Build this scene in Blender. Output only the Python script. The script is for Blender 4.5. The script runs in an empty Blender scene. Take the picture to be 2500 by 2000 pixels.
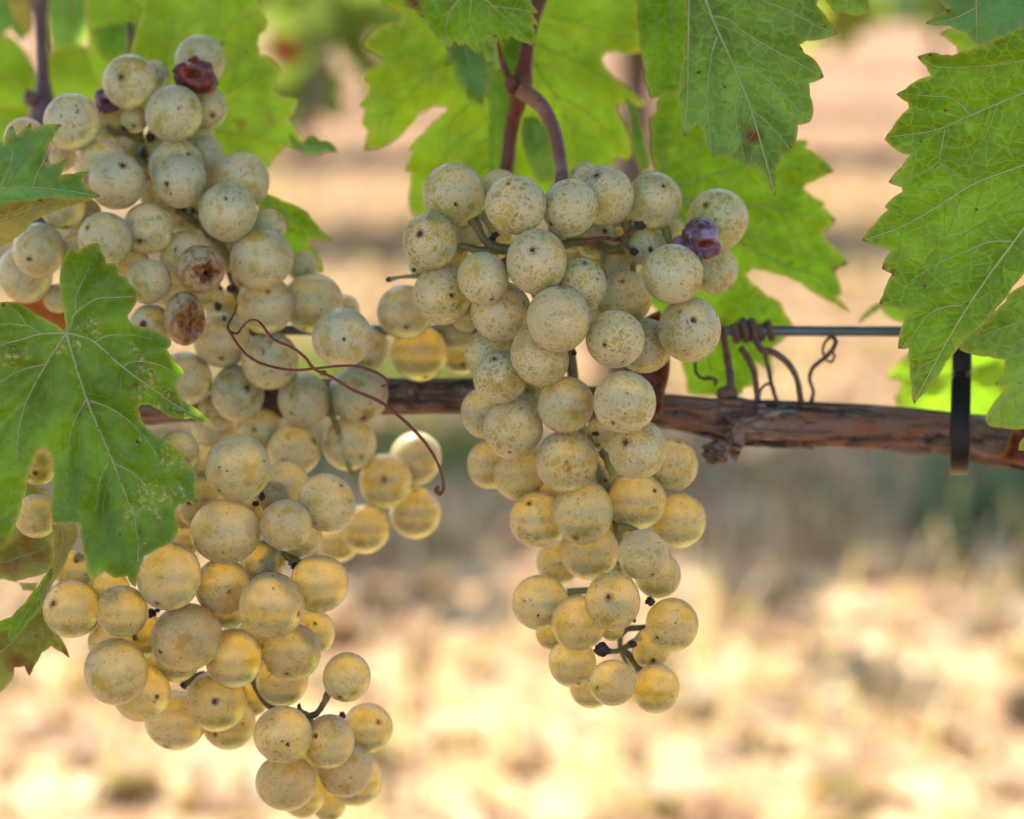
import bpy, math, random
import numpy as np
from mathutils import Vector, noise, geometry
R = math.radians
random.seed(11); rng = np.random.default_rng(11)
scene = bpy.context.scene
COL = scene.collection

# ------------------------------------------------------------------ camera, sky, sun, exposure
CAM_H, PITCH, LENS, FOCUS = 0.60, 10.2, 85.0, 0.602
cam_d = bpy.data.cameras.new('camera'); cam = bpy.data.objects.new('camera', cam_d); COL.objects.link(cam)
cam.location = (0, 0, CAM_H); cam.rotation_euler = (R(90 - PITCH), 0, 0)
cam_d.lens = LENS; cam_d.sensor_width = 36; cam_d.clip_start = 0.02; cam_d.clip_end = 600
cam_d.dof.use_dof = True; cam_d.dof.focus_distance = FOCUS; cam_d.dof.aperture_fstop = 8.0
scene.camera = cam
SUN = Vector((-0.22, 0.52, 0.83)).normalized()          # towards the sun: high and behind the vine
w = bpy.data.worlds.new('World'); scene.world = w; w.use_nodes = True
wn = w.node_tree.nodes; wl = w.node_tree.links
sky = wn.new('ShaderNodeTexSky'); sky.sky_type = 'NISHITA'; sky.sun_disc = False
sky.sun_elevation = math.asin(SUN.z); sky.sun_rotation = math.atan2(SUN.x, SUN.y)
sky.dust_density = 2.0
bg = wn['Background']; bg.inputs[1].default_value = 0.15
wl.new(sky.outputs[0], bg.inputs[0])
sun_d = bpy.data.lights.new('sun', 'SUN'); sun_d.energy = 4.3; sun_d.angle = R(0.53); sun_d.color = (1, .93, .82)
sun = bpy.data.objects.new('sun', sun_d); COL.objects.link(sun)
sun.rotation_euler = SUN.to_track_quat('Z', 'Y').to_euler(); sun.location = (-1, 3, 5)
vs = scene.view_settings
scene.display_settings.display_device = 'sRGB'
vs.view_transform = 'Standard'; vs.look = 'None'; vs.gamma = 1; vs.use_curve_mapping = False
vs.exposure = 1.48
scene.render.engine = 'CYCLES'
cy = scene.cycles
cy.use_denoising = True; cy.max_bounces = 14; cy.diffuse_bounces = 6; cy.transmission_bounces = 12
cy.caustics_reflective = False; cy.caustics_refractive = False; cy.sample_clamp_indirect = 8

# ------------------------------------------------------------------ helpers
FWD = Vector((0, math.cos(R(PITCH)), -math.sin(R(PITCH)))); UP = Vector((0, math.sin(R(PITCH)), math.cos(R(PITCH))))
PX = 36 / LENS / 2500                                    # metres per photo pixel at one metre
def P(u, v, d):
    u, v, d = float(u), float(v), float(d)
    return Vector((0, 0, CAM_H)) + d * (FWD + Vector((1, 0, 0)) * ((u - 1250) * PX) + UP * ((1000 - v) * PX))
ZOOM = {0: (0, 0, 1 / .8624), 1: (0, 0, .40573), 2: (0, 550, .40573), 3: (0, 1200, .46382), 4: (850, 350, .46382),
        5: (1050, 900, .52185), 6: (850, 0, .37106), 7: (1500, 0, .46382), 8: (1600, 650, .41744)}
def K(c, x, y):
    ox, oy, s = ZOOM[c]; return (ox + x * s, oy + y * s)
def KL(*runs):                                           # runs of (zoom, [x, y, x, y ...])
    out = []
    for c, f in runs:
        out += [K(c, f[i], f[i + 1]) for i in range(0, len(f), 2)]
    return out

def link(o, parent=None):
    COL.objects.link(o)
    if parent: o.parent = parent
    return o
def mesh_obj(name, verts, faces, mat, parent=None, smooth=True, origin=None):
    """one mesh object; verts in world space, origin = its pivot (the parent is an unrotated Empty)"""
    o0 = Vector(origin) if origin is not None else (parent_world(parent) if parent else Vector())
    me = bpy.data.meshes.new(name)
    V = np.asarray(verts, dtype=np.float64) - np.array(o0)
    me.from_pydata(V.tolist(), [], faces if isinstance(faces, list) else faces.tolist())
    if smooth: me.polygons.foreach_set('use_smooth', [True] * len(me.polygons))
    if mat: me.materials.append(mat)
    o = bpy.data.objects.new(name, me); link(o, parent)
    o.location = o0 - (parent_world(parent) if parent else Vector())
    return o
def parent_world(p):
    v = Vector()
    while p: v += p.location; p = p.parent
    return v
def thing(name, label, cat, loc, group=None):
    o = bpy.data.objects.new(name, None); o.empty_display_size = .02; link(o); o.location = loc
    o['label'] = label; o['category'] = cat
    if group: o['group'] = group
    return o
def tag(o, label, cat, group=None):
    o['label'] = label; o['category'] = cat
    if group: o['group'] = group
    return o
def catmull(pts, n=6):
    p = np.array(pts, float)
    if len(p) < 3: 
        t = np.linspace(0, 1, n + 1)[:, None]; return p[0] * (1 - t) + p[-1] * t
    q = np.vstack([2 * p[0] - p[1], p, 2 * p[-1] - p[-2]]); out = []
    for i in range(1, len(q) - 2):
        for k in range(n):
            t = k / n
            out.append(.5 * (2 * q[i] + (q[i + 1] - q[i - 1]) * t + (2 * q[i - 1] - 5 * q[i] + 4 * q[i + 1] - q[i + 2]) * t * t
                             + (3 * q[i] - q[i - 1] - 3 * q[i + 1] + q[i + 2]) * t ** 3))
    out.append(p[-1]); return np.array(out)
def tube_geo(path, rad, sides=8, wob=0, seed=0, flat=1.0, ridge=None):
    """rings along a 3-D path; returns verts, faces (closed ends)"""
    path = np.asarray(path, float); n = len(path); rad = np.broadcast_to(np.asarray(rad, float), (n,))
    tan = np.gradient(path, axis=0); tan /= np.linalg.norm(tan, axis=1)[:, None] + 1e-12
    ref = np.array([0, -1., 0.05]); a = ref - tan[0] * ref.dot(tan[0])
    if np.linalg.norm(a) < 1e-3: a = np.array([1., 0, 0])
    V = []; F = []
    for i in range(n):
        a = a - tan[i] * a.dot(tan[i]); a /= np.linalg.norm(a) + 1e-12
        b = np.cross(tan[i], a)
        for k in range(sides):
            th = 2 * math.pi * k / sides; r = rad[i]
            if wob: r *= 1 + wob * noise.noise(Vector(path[i] / max(rad[i], 1e-5) * .35) + Vector((math.cos(th) * .9, math.sin(th) * .9, seed)))
            if ridge: r *= ridge(i, k, th)
            V.append(path[i] + r * (math.cos(th) * a * flat + math.sin(th) * b))
    for i in range(n - 1):
        for k in range(sides):
            k2 = (k + 1) % sides
            F.append([i * sides + k, i * sides + k2, (i + 1) * sides + k2, (i + 1) * sides + k])
    F.append(list(range(sides))[::-1]); F.append([(n - 1) * sides + k for k in range(sides)])
    return V, F
def join(parts):
    V = []; F = []
    for v, f in parts:
        b = len(V); V += list(v); F += [[i + b for i in q] for q in f]
    return V, F
_ico = {}
def ico(sub):
    if sub not in _ico:
        import bmesh
        bm = bmesh.new(); bmesh.ops.create_icosphere(bm, subdivisions=sub, radius=1)
        bm.verts.ensure_lookup_table()
        _ico[sub] = (np.array([v.co[:] for v in bm.verts]), [[v.index for v in f.verts] for f in bm.faces]); bm.free()
    return _ico[sub]
def attr(me, name, vals):
    a = me.attributes.new(name, 'FLOAT', 'POINT'); a.data.foreach_set('value', np.asarray(vals, np.float32))

# ------------------------------------------------------------------ node helper
class NT:
    def __init__(s, name):
        s.m = bpy.data.materials.new(name); s.m.use_nodes = True; s.t = s.m.node_tree
        s.t.nodes.clear(); s.out = s.n('OutputMaterial')
    def n(s, kind, props=None, **inp):
        nd = s.t.nodes.new('ShaderNode' + kind)
        for k, v in (props or {}).items(): setattr(nd, k, v)
        for k, v in inp.items():
            key = k.replace('_', ' ')
            sock = nd.inputs[int(k[1:])] if k[0] == 'i' and k[1:].isdigit() else nd.inputs[key]
            s.put(sock, v)
        return nd
    def put(s, sock, v):
        if isinstance(v, bpy.types.NodeSocket): s.t.links.new(v, sock)
        elif isinstance(v, bpy.types.Node): s.t.links.new(v.outputs[0], sock)
        else:
            if sock.type == 'RGBA' and hasattr(v, '__len__') and len(v) == 3: v = (*v, 1)
            sock.default_value = v
    def math(s, op, a, b=0., c=0., clamp=False):
        return s.n('Math', {'operation': op, 'use_clamp': clamp}, i0=a, i1=b, i2=c).outputs[0]
    def vmath(s, op, a, b=(0, 0, 0)):
        nd = s.n('VectorMath', {'operation': op}, i0=a, i1=b)
        return nd.outputs[1] if op in ('LENGTH', 'DOT_PRODUCT', 'DISTANCE') else nd.outputs[0]
    def scale(s, v, f):
        nd = s.n('VectorMath', {'operation': 'SCALE'}, i0=v); s.put(nd.inputs['Scale'], f); return nd.outputs[0]
    def mix(s, f, a, b):
        nd = s.n('Mix', {'data_type': 'RGBA', 'clamp_factor': True}); s.put(nd.inputs[0], f); s.put(nd.inputs[6], a); s.put(nd.inputs[7], b)
        return nd.outputs[2]
    def step(s, x, a, b):
        nd = s.n('MapRange', {'interpolation_type': 'SMOOTHSTEP'}); s.put(nd.inputs[0], x); s.put(nd.inputs[1], a); s.put(nd.inputs[2], b); return nd.outputs[0]
    def lin(s, x, a, b, c=0., d=1.):
        nd = s.n('MapRange'); 
        for i, q in enumerate((x, a, b, c, d)): s.put(nd.inputs[i], q)
        return nd.outputs[0]
    def noise(s, v, sc, det=2., rough=.5, dist=0.):
        nd = s.n('TexNoise', Vector=v, Scale=sc, Detail=det, Roughness=rough, Distortion=dist); return nd
    def vor(s, v, sc, feature='F1', **k):
        return s.n('TexVoronoi', {'feature': feature}, Vector=v, Scale=sc, **k)
    def attr(s, name, kind='GEOMETRY'):
        nd = s.n('Attribute', {'attribute_name': name, 'attribute_type': kind}); return nd.outputs['Fac']
    def bump(s, h, strength, dist):
        return s.n('Bump', Strength=strength, Distance=dist, Height=h).outputs[0]
    def surf(s, sh): s.t.links.new(sh.outputs[0] if isinstance(sh, bpy.types.Node) else sh, s.out.inputs[0]); return s.m

# ------------------------------------------------------------------ materials
def mat_grape():
    t = NT('grape_skin'); tc = t.n('TexCoord').outputs['Object']; oi = t.n('ObjectInfo')
    col = t.n('SeparateColor', i0=oi.outputs['Color']); pat, rus, warm = col.outputs[0], col.outputs[1], col.outputs[2]  # warm: ground light glowing through the lower grapes, put into their colour
    off = t.scale(t.n('CombineXYZ', X=1., Y=2.3, Z=3.7).outputs[0], t.math('MULTIPLY', oi.outputs['Random'], 31.))
    p = t.vmath('ADD', tc, off)
    low = t.noise(p, 1.15, 2.).outputs[0]
    dn = t.noise(p, 3.5, 3.).outputs[1]
    p2 = t.vmath('ADD', p, t.scale(t.vmath('SUBTRACT', dn, (.5, .5, .5)), .32))
    v1 = t.vor(p2, 4.2, 'DISTANCE_TO_EDGE').outputs[0]; v2 = t.vor(p2, 8.5, 'DISTANCE_TO_EDGE').outputs[0]
    rnd = t.n('SeparateColor', i0=t.n('TexWhiteNoise', {'noise_dimensions': '1D'}, W=t.math('MULTIPLY', oi.outputs['Random'], 997.)).outputs[1])
    ip = t.math('SUBTRACT', 1., pat)
    th1 = t.math('ADD', t.lin(low, .36, .58, .25, .035), t.math('MULTIPLY', ip, .24))
    b1 = t.step(v1, th1, t.math('ADD', th1, .11))
    th2 = t.math('ADD', t.lin(low, .36, .60, .33, .08), t.math('MULTIPLY', ip, .16))
    b2 = t.step(v2, th2, t.math('ADD', th2, .11))
    big = t.step(t.math('ADD', low, t.math('MULTIPLY', t.noise(p, 7., 3.).outputs[0], .12)), .60, .78)
    soft = t.math('MULTIPLY', t.step(t.noise(p, 2.0, 5., .65).outputs[0], .48, .68), t.lin(pat, 0., 1., .75, .25))
    v3 = t.vor(p2, 15., 'DISTANCE_TO_EDGE').outputs[0]; b3 = t.math('MULTIPLY', t.step(v3, t.math('ADD', .10, t.math('MULTIPLY', ip, .25)), .42), .6)
    bare = t.math('MAXIMUM', t.math('MAXIMUM', t.math('MULTIPLY', b1, t.lin(rnd.outputs[0], 0., 1., .6, 1.)), t.math('MULTIPLY', b2, t.lin(rnd.outputs[1], 0., 1., .25, .9))), t.math('MAXIMUM', t.math('MAXIMUM', big, b3), soft))
    fine = t.noise(p, 14., 4., .7).outputs[0]
    skin = t.mix(warm, (.80, .69, .14), (.95, .82, .17))
    skin = t.mix(t.math('MULTIPLY', rnd.outputs[0], .5), skin, t.mix(warm, (.74, .66, .20), (.95, .80, .24)))
    bloom = t.mix(warm, (.60, .68, .59), (.68, .64, .49))
    bloom = t.mix(t.step(fine, .35, .68), t.mix(.25, bloom, skin), t.mix(t.lin(warm, 0., 1., .5, .3), bloom, (.80, .82, .80)))
    rs = t.math('MULTIPLY', t.step(t.noise(p, 2.9, 7., .75, .8).outputs[0], .555, .66), rus)
    # corky specks: random size per cell
    vs_ = t.vor(p2, 4.6); rad = t.math('MULTIPLY', t.math('POWER', t.n('SeparateColor', i0=vs_.outputs['Color']).outputs[0], 4.), .27)
    sp = t.math('SUBTRACT', 1., t.step(vs_.outputs[0], t.math('MULTIPLY', rad, .6), t.math('ADD', rad, .02)))
    vs2 = t.vor(p, 8.); rad2 = t.math('MULTIPLY', t.math('POWER', t.n('SeparateColor', i0=vs2.outputs['Color']).outputs[1], 2.3), .27)
    sp2 = t.math('SUBTRACT', 1., t.step(vs2.outputs[0], t.math('MULTIPLY', rad2, .5), t.math('ADD', rad2, .02)))
    specks = t.math('MULTIPLY', t.math('MAXIMUM', sp, t.math('MULTIPLY', sp2, .85)), .92)
    # the scar of the flower at the grape's pole
    d = t.vmath('DISTANCE', t.vmath('NORMALIZE', tc), (0, -1, 0))
    d = t.math('DIVIDE', d, t.lin(rnd.outputs[1], 0., 1., .55, 1.25))
    dd = t.math('ADD', d, t.math('MULTIPLY', t.math('SUBTRACT', t.noise(p, 9., 4., .75, .5).outputs[0], .5), .36))
    halo = t.math('MULTIPLY', t.math('SUBTRACT', 1., t.step(dd, .08, .24)), rnd.outputs[2])
    scar = t.math('SUBTRACT', 1., t.step(dd, .05, .10))
    def marks(c):
        c = t.mix(rs, c, (.27, .15, .05)); c = t.mix(halo, c, (.20, .075, .02)); c = t.mix(specks, c, (.055, .022, .010))
        return t.mix(scar, c, (.04, .015, .010))
    h = t.math('ADD', t.math('MULTIPLY', bare, -.25), t.math('MULTIPLY', t.noise(p, 38., 2.).outputs[0], .35))
    bmp = t.bump(h, .35, .0006)
    flesh = t.n('BsdfPrincipled', {'subsurface_method': 'RANDOM_WALK'}, Base_Color=marks(skin), Roughness=.21, IOR=1.33, Transmission_Weight=t.math('MULTIPLY', t.lin(warm, 0., 1., .64, .88), t.math('SUBTRACT', 1., t.math('MAXIMUM', specks, scar))),
             Subsurface_Weight=1., Subsurface_Radius=(1., .80, .20), Subsurface_Scale=t.lin(warm, 0., 1., .005, .0105), Subsurface_Anisotropy=.4,
             Specular_IOR_Level=.5, Normal=bmp, Sheen_Weight=.18, Sheen_Roughness=.35)
    wax = t.n('BsdfPrincipled', Base_Color=marks(bloom), Roughness=.36, IOR=1.42, Specular_IOR_Level=.7, Normal=bmp, Sheen_Weight=.32, Sheen_Roughness=.35)
    f = t.math('MULTIPLY', t.lin(bare, 0., 1., .45, .04), t.lin(warm, 0., 1., 1., .60))
    vol = t.n('VolumeAbsorption', Color=t.mix(warm, (.955, .88, .25), (.985, .89, .14)), Density=t.lin(warm, 0., 1., 60., 80.))   # the juice: amber where it is thick
    t.t.links.new(vol.outputs[0], t.out.inputs['Volume'])
    return t.surf(t.n('MixShader', i0=f, i1=flesh.outputs[0], i2=wax.outputs[0]))
def mat_wound():
    t = NT('rotten_grape'); tc = t.n('TexCoord').outputs['Object']; wv = t.attr('wound'); core = t.attr('core')
    n = t.noise(tc, 3.5, 6., .65).outputs[0]
    skin = t.mix(t.step(n, .45, .62), (.42, .36, .20), (.30, .14, .05))
    flesh = t.mix(t.step(n, .40, .66), (.32, .13, .028), (.085, .026, .012))
    c = t.mix(wv, skin, flesh); c = t.mix(core, c, (.022, .008, .006))
    bs = t.n('BsdfPrincipled', Base_Color=c, Roughness=t.lin(wv, 0, 1, .45, .22), Subsurface_Weight=.25, Subsurface_Radius=(1., .5, .15),
             Subsurface_Scale=.004, Normal=t.bump(n, .5, .001))
    return t.surf(bs)
def mat_raisin(name, a, b, wax):
    t = NT(name); tc = t.n('TexCoord').outputs['Object']
    n = t.noise(tc, 2.6, 6., .62).outputs[0]; n2 = t.noise(tc, 1.4, 3.).outputs[0]
    c = t.mix(t.step(n, .40, .62), a, b); c = t.mix(t.math('MULTIPLY', t.step(n2, .46, .60), .75), c, wax)
    c = t.mix(t.math('MULTIPLY', t.attr('tear'), t.step(n, .30, .50)), c, (.16, .035, .012))
    bs = t.n('BsdfPrincipled', Base_Color=c, Roughness=.28, Subsurface_Weight=.35, Subsurface_Radius=(1., .3, .2), Subsurface_Scale=.003,
             Normal=t.bump(n, .6, .001))
    return t.surf(bs)
def mat_leaf(name, top, glow, net=1.0, blotch=0.0, tr=.5, edge=(.30, .34, .05)):
    """thin leaf: diffuse + light through it; reticulate veinlets between the built veins; corky blotches"""
    t = NT(name); tc = t.n('TexCoord').outputs['Object']
    n = t.noise(tc, 42., 5., .6).outputs[0]; nf = t.noise(tc, 420., 3., .6).outputs[0]
    wp = t.vmath('ADD', tc, t.scale(t.vmath('SUBTRACT', t.noise(tc, 180., 2.).outputs[1], (.5, .5, .5)), .0025))
    e1 = t.vor(wp, 230., 'DISTANCE_TO_EDGE').outputs[0]; e2 = t.vor(wp, 560., 'DISTANCE_TO_EDGE').outputs[0]
    l1 = t.math('SUBTRACT', 1., t.step(e1, .0, .07)); l2 = t.math('SUBTRACT', 1., t.step(e2, .0, .10))
    veinlet = t.math('MULTIPLY', t.math('MAXIMUM', l1, t.math('MULTIPLY', l2, .45)), .42 * net)
    dark = t.mix(t.step(n, .35, .68), tuple(x * .55 for x in top), tuple(x * 1.25 for x in top))
    c = t.mix(veinlet, dark, tuple(min(1, x * 1.7 + .03) for x in top))
    g = t.mix(t.step(n, .33, .70), tuple(x * .66 for x in glow), tuple(x * 1.15 for x in glow))
    g = t.mix(veinlet, g, tuple(min(1, x * 1.5) for x in glow))
    ed = t.attr('edge'); c = t.mix(t.math('MULTIPLY', ed, .7), c, edge); g = t.mix(t.math('MULTIPLY', ed, .6), g, (.55, .50, .10))  # yellow margin: rim light put into the leaf colour
    sp = t.vor(tc, 300.); r = t.math('MULTIPLY', t.math('POWER', t.n('SeparateColor', i0=sp.outputs['Color']).outputs[0], 8.), .24)
    dot = t.math('SUBTRACT', 1., t.step(sp.outputs[0], t.math('MULTIPLY', r, .6), t.math('ADD', r, .02)))
    c = t.mix(t.math('MULTIPLY', dot, .85), c, (.07, .03, .012)); g = t.mix(t.math('MULTIPLY', dot, .85), g, (.10, .04, .01))
    yel = t.math('MULTIPLY', t.step(t.noise(tc, 26., 4., .6).outputs[0], .60, .74), .25)
    c = t.mix(yel, c, (.24, .22, .03)); g = t.mix(yel, g, (.60, .52, .06))
    if blotch:
        bl = t.math('MULTIPLY', t.attr('cork'), t.step(t.noise(tc, 800., 4., .75).outputs[0], .52, .57))
        c = t.mix(t.math('MULTIPLY', bl, blotch), c, (.50, .46, .20)); g = t.mix(t.math('MULTIPLY', bl, blotch), g, (.4, .36, .12))
    tip = t.attr('tip'); c = t.mix(tip, c, (.06, .018, .01)); g = t.mix(tip, g, (.12, .03, .01))
    sc = t.attr('scorch'); c = t.mix(sc, c, (.085, .03, .012)); g = t.mix(sc, g, (.22, .045, .01))
    h = t.math('ADD', t.math('MULTIPLY', t.math('MINIMUM', e1, .4), 2.2 * net), t.math('ADD', t.math('MULTIPLY', nf, .35), t.math('MULTIPLY', n, .8)))
    nm = t.bump(h, .6, .0009)
    pr = t.n('BsdfPrincipled', Base_Color=c, Roughness=.38, Specular_IOR_Level=.42, Normal=nm)
    tl = t.n('BsdfTranslucent', Color=g)
    return t.surf(t.n('MixShader', i0=tr, i1=pr.outputs[0], i2=tl.outputs[0]))
def mat_vein(name, c, tr=.4):
    t = NT(name)
    pr = t.n('BsdfPrincipled', Base_Color=c, Roughness=.5); tl = t.n('BsdfTranslucent', Color=tuple(min(1, x * 1.3) for x in c))
    return t.surf(t.n('MixShader', i0=tr, i1=pr.outputs[0], i2=tl.outputs[0]))
def mat_stem(name, a, b, spot=(.06, .03, .02), sc=220., rough=.5, amt=.8):
    t = NT(name); tc = t.n('TexCoord').outputs['Object']
    n = t.noise(tc, sc * .35, 5., .6).outputs[0]; s2 = t.noise(tc, sc * 1.9, 3., .6).outputs[0]
    c = t.mix(t.step(n, .38, .62), a, b); c = t.mix(t.math('MULTIPLY', t.step(s2, .60, .68), amt), c, spot)
    return t.surf(t.n('BsdfPrincipled', Base_Color=c, Roughness=rough, Normal=t.bump(s2, .4, .0004)))
def mat_bark():
    t = NT('vine_bark'); tc = t.n('TexCoord').outputs['Object']
    m = t.n('Mapping', Vector=tc, Scale=(22., 230., 230.)).outputs[0]
    w1 = t.vmath('ADD', m, t.scale(t.noise(tc, 90., 3.).outputs[1], 1.6))
    f = t.noise(w1, 1., 6., .62).outputs[0]
    f2 = t.noise(t.vmath('ADD', w1, (7, 3, 1)), 2.6, 5., .6).outputs[0]
    big = t.noise(tc, 34., 3.).outputs[0]
    c = t.mix(t.step(f, .36, .60), (.022, .011, .008), (.21, .13, .088))
    c = t.mix(t.step(f2, .52, .66), c, t.mix(t.step(big, .42, .58), (.28, .26, .25), (.25, .085, .035)))
    c = t.mix(t.step(f2, .40, .30), c, (.010, .006, .005))
    return t.surf(t.n('BsdfPrincipled', Base_Color=c, Roughness=.75, Normal=t.bump(t.math('ADD', f, t.math('MULTIPLY', f2, .6)), .9, .0018)))
def mat_plain(name, c, rough=.5, bump=0., sc=300., metal=0., spec=.5):
    t = NT(name); tc = t.n('TexCoord').outputs['Object']; n = t.noise(tc, sc, 4., .6).outputs[0]
    cc = t.mix(n, tuple(x * .7 for x in c), tuple(min(1, x * 1.3) for x in c))
    return t.surf(t.n('BsdfPrincipled', Base_Color=cc, Roughness=rough, Metallic=metal, Specular_IOR_Level=spec,
                      Normal=t.bump(n, bump, .0006)))
def mat_ground():
    t = NT('dry_soil'); tc = t.n('TexCoord').outputs['Object']
    a = t.noise(tc, 5.5, 6., .62).outputs[0]; b = t.noise(tc, 13., 4., .6).outputs[0]; d = t.noise(tc, 2.1, 3.).outputs[0]
    y = t.n('SeparateXYZ', i0=tc).outputs[1]; straw = t.math('SUBTRACT', 1., t.step(t.math('ADD', y, t.math('MULTIPLY', d, 1.2)), 2.7, 4.4)); straw = t.math('MULTIPLY', straw, t.step(y, .75, 1.25))  # near cut-off of the straw added: darker unseen soil, less bounced light
    c = t.mix(t.step(a, .38, .62), (.19, .10, .056), (.33, .20, .112))
    c = t.mix(t.math('MULTIPLY', t.step(b, .48, .64), .8), c, (.40, .262, .150)); c = t.mix(t.math('MULTIPLY', t.step(b, .44, .34), .6), c, (.29, .165, .105))
    st = t.mix(t.step(a, .36, .60), (.28, .155, .082), (.44, .285, .150)); st = t.mix(t.math('MULTIPLY', t.step(b, .48, .62), .85), st, (.58, .44, .265))
    c = t.mix(straw, c, st); c = t.mix(t.math('MULTIPLY', t.step(d, .52, .70), .4), c, (.48, .29, .19))
    return t.surf(t.n('BsdfPrincipled', Base_Color=c, Roughness=.95, Specular_IOR_Level=.1, Normal=t.bump(a, .6, .03)))
def mat_litter(name, ramp):
    t = NT(name); nd = t.n('NewGeometry'); r = t.n('ValToRGB', i0=nd.outputs['Random Per Island'])
    e = r.color_ramp.elements
    while len(e) < len(ramp): e.new(.5)
    for i, c in enumerate(ramp): e[i].position = i / (len(ramp) - 1); e[i].color = (*c, 1)
    pr = t.n('BsdfPrincipled', Base_Color=r.outputs[0], Roughness=.7)
    tl = t.n('BsdfTranslucent', Color=t.mix(.35, r.outputs[0], (.45, .50, .06)))
    return t.surf(t.n('MixShader', i0=.38, i1=pr.outputs[0], i2=tl.outputs[0]))

M_GRAPE = mat_grape(); M_WOUND = mat_wound()
M_RAISIN_R = mat_raisin('raisin_red', (.20, .018, .009), (.045, .009, .009), (.15, .09, .115))
M_RAISIN_P = mat_raisin('raisin_purple', (.15, .075, .12), (.09, .025, .025), (.30, .25, .38))
M_LEAF_FRONT = mat_leaf('leaf_front', (.088, .205, .013), (.25, .53, .011), .40, 1., .42)
M_LEAF_RIGHT = mat_leaf('leaf_right', (.08, .19, .012), (.27, .58, .012), 1.1, 0, .5)
M_LEAF_BACK = mat_leaf('leaf_underside', (.12, .235, .05), (.26, .54, .034), 1.0, 0, .48)
M_LEAF_BRIGHT = mat_leaf('leaf_bright', (.10, .21, .014), (.34, .66, .022), .35, 0, .58)  # lit copy: the backlight is partly put into its brighter colour
M_LEAF_BLUE = mat_leaf('leaf_bluish', (.095, .235, .06), (.20, .46, .06), .4, 0, .42)
M_LEAF_OLIVE = mat_leaf('leaf_olive', (.13, .16, .03), (.28, .32, .035), .7, 0, .4)
M_LEAF_YELLOW = mat_leaf('leaf_yellowed', (.30, .27, .06), (.42, .36, .06), .7, 0, .4)
M_LEAF_RED = mat_leaf('leaf_red', (.06, .008, .006), (.14, .012, .008), .3, 0, .4, (.15, .03, .02))
M_LEAF_ORANGE = mat_leaf('leaf_orange', (.26, .09, .02), (.50, .16, .02), .5, 0, .5, (.3, .12, .03))
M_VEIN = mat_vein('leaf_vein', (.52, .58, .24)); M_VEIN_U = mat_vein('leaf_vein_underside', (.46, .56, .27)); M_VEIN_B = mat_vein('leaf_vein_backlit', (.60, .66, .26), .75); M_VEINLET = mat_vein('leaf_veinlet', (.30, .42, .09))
M_BARK = mat_bark()
M_SHOOT = mat_stem('shoot_bark', (.19, .058, .028), (.11, .034, .020), (.06, .022, .016))
M_SHOOT_G = mat_stem('shoot_grey', (.17, .10, .11), (.13, .075, .08), (.22, .16, .16))
M_PEDUNCLE = mat_stem('peduncle', (.30, .15, .10), (.20, .085, .065), (.10, .04, .025), 330.)
M_RACHIS = mat_stem('rachis_green', (.24, .25, .06), (.13, .10, .035), (.045, .025, .012), 330.)
M_DRY = mat_plain('dried_stub', (.032, .018, .014), .6, .8, 900.)
M_TENDRIL_RED = mat_stem('tendril_red', (.17, .032, .012), (.11, .022, .010), (.06, .012, .01), 400., .4)
M_TENDRIL_DRY = mat_stem('tendril_dry', (.13, .09, .075), (.075, .055, .05), (.035, .022, .018), 420., .7)
M_WIRE = mat_plain('galvanised_wire', (.13, .16, .18), .45, .3, 600., .6)
M_CLIP = mat_plain('black_plastic', (.008, .008, .009), .40, .15, 700., 0., .3)

# ------------------------------------------------------------------ ground and vineyard rows behind
gm = mesh_obj('ground', [(-300, -60, 0), (300, -60, 0), (300, 400, 0), (-300, 400, 0)], [[0, 1, 2, 3]], mat_ground())
gm['kind'] = 'structure'

LEAF2D = np.array([(0, -.12), (.18, -.42), (.40, -.30), (.36, -.12), (.52, .02), (.40, .16), (.44, .34), (.22, .30), (.0, .58),
                   (-.22, .30), (-.44, .34), (-.40, .16), (-.52, .02), (-.36, -.12), (-.40, -.30), (-.18, -.42)])
def leaf_cloud(name, centres, size, mat, parent=None, origin=(0, 0, 0), droop=.9, seed=3, jitter=.3):
    """many small lobed leaves, each a shallow 16-point fan, in one mesh"""
    g = np.random.default_rng(seed); V = []; F = []
    for c in centres:
        s = size * g.uniform(1 - jitter, 1 + jitter); yaw = g.uniform(0, 6.283); tilt = g.normal(droop, .35); roll = g.normal(0, .35)
        p = np.zeros((17, 3)); p[:16, :2] = LEAF2D * s; p[16] = (0, 0, s * .07)
        p[:16, 2] = -.25 * s * (LEAF2D ** 2).sum(1) + g.normal(0, .03 * s, 16)
        cx, sx = math.cos(tilt), math.sin(tilt); p = p @ np.array([[1, 0, 0], [0, cx, sx], [0, -sx, cx]])
        cr, sr = math.cos(roll), math.sin(roll); p = p @ np.array([[cr, 0, sr], [0, 1, 0], [-sr, 0, cr]])
        cz, sz = math.cos(yaw), math.sin(yaw); p = p @ np.array([[cz, sz, 0], [-sz, cz, 0], [0, 0, 1]])
        b = len(V); V += (p + c).tolist(); F += [[b + 16, b + k, b + (k + 1) % 16] for k in range(16)]
    return mesh_obj(name, V, F, mat, parent, True, origin if not parent else None)
M_FOL = mat_litter('vine_foliage', [(.05, .13, .02), (.07, .17, .025), (.10, .19, .025), (.06, .12, .03), (.15, .19, .03)])

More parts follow.
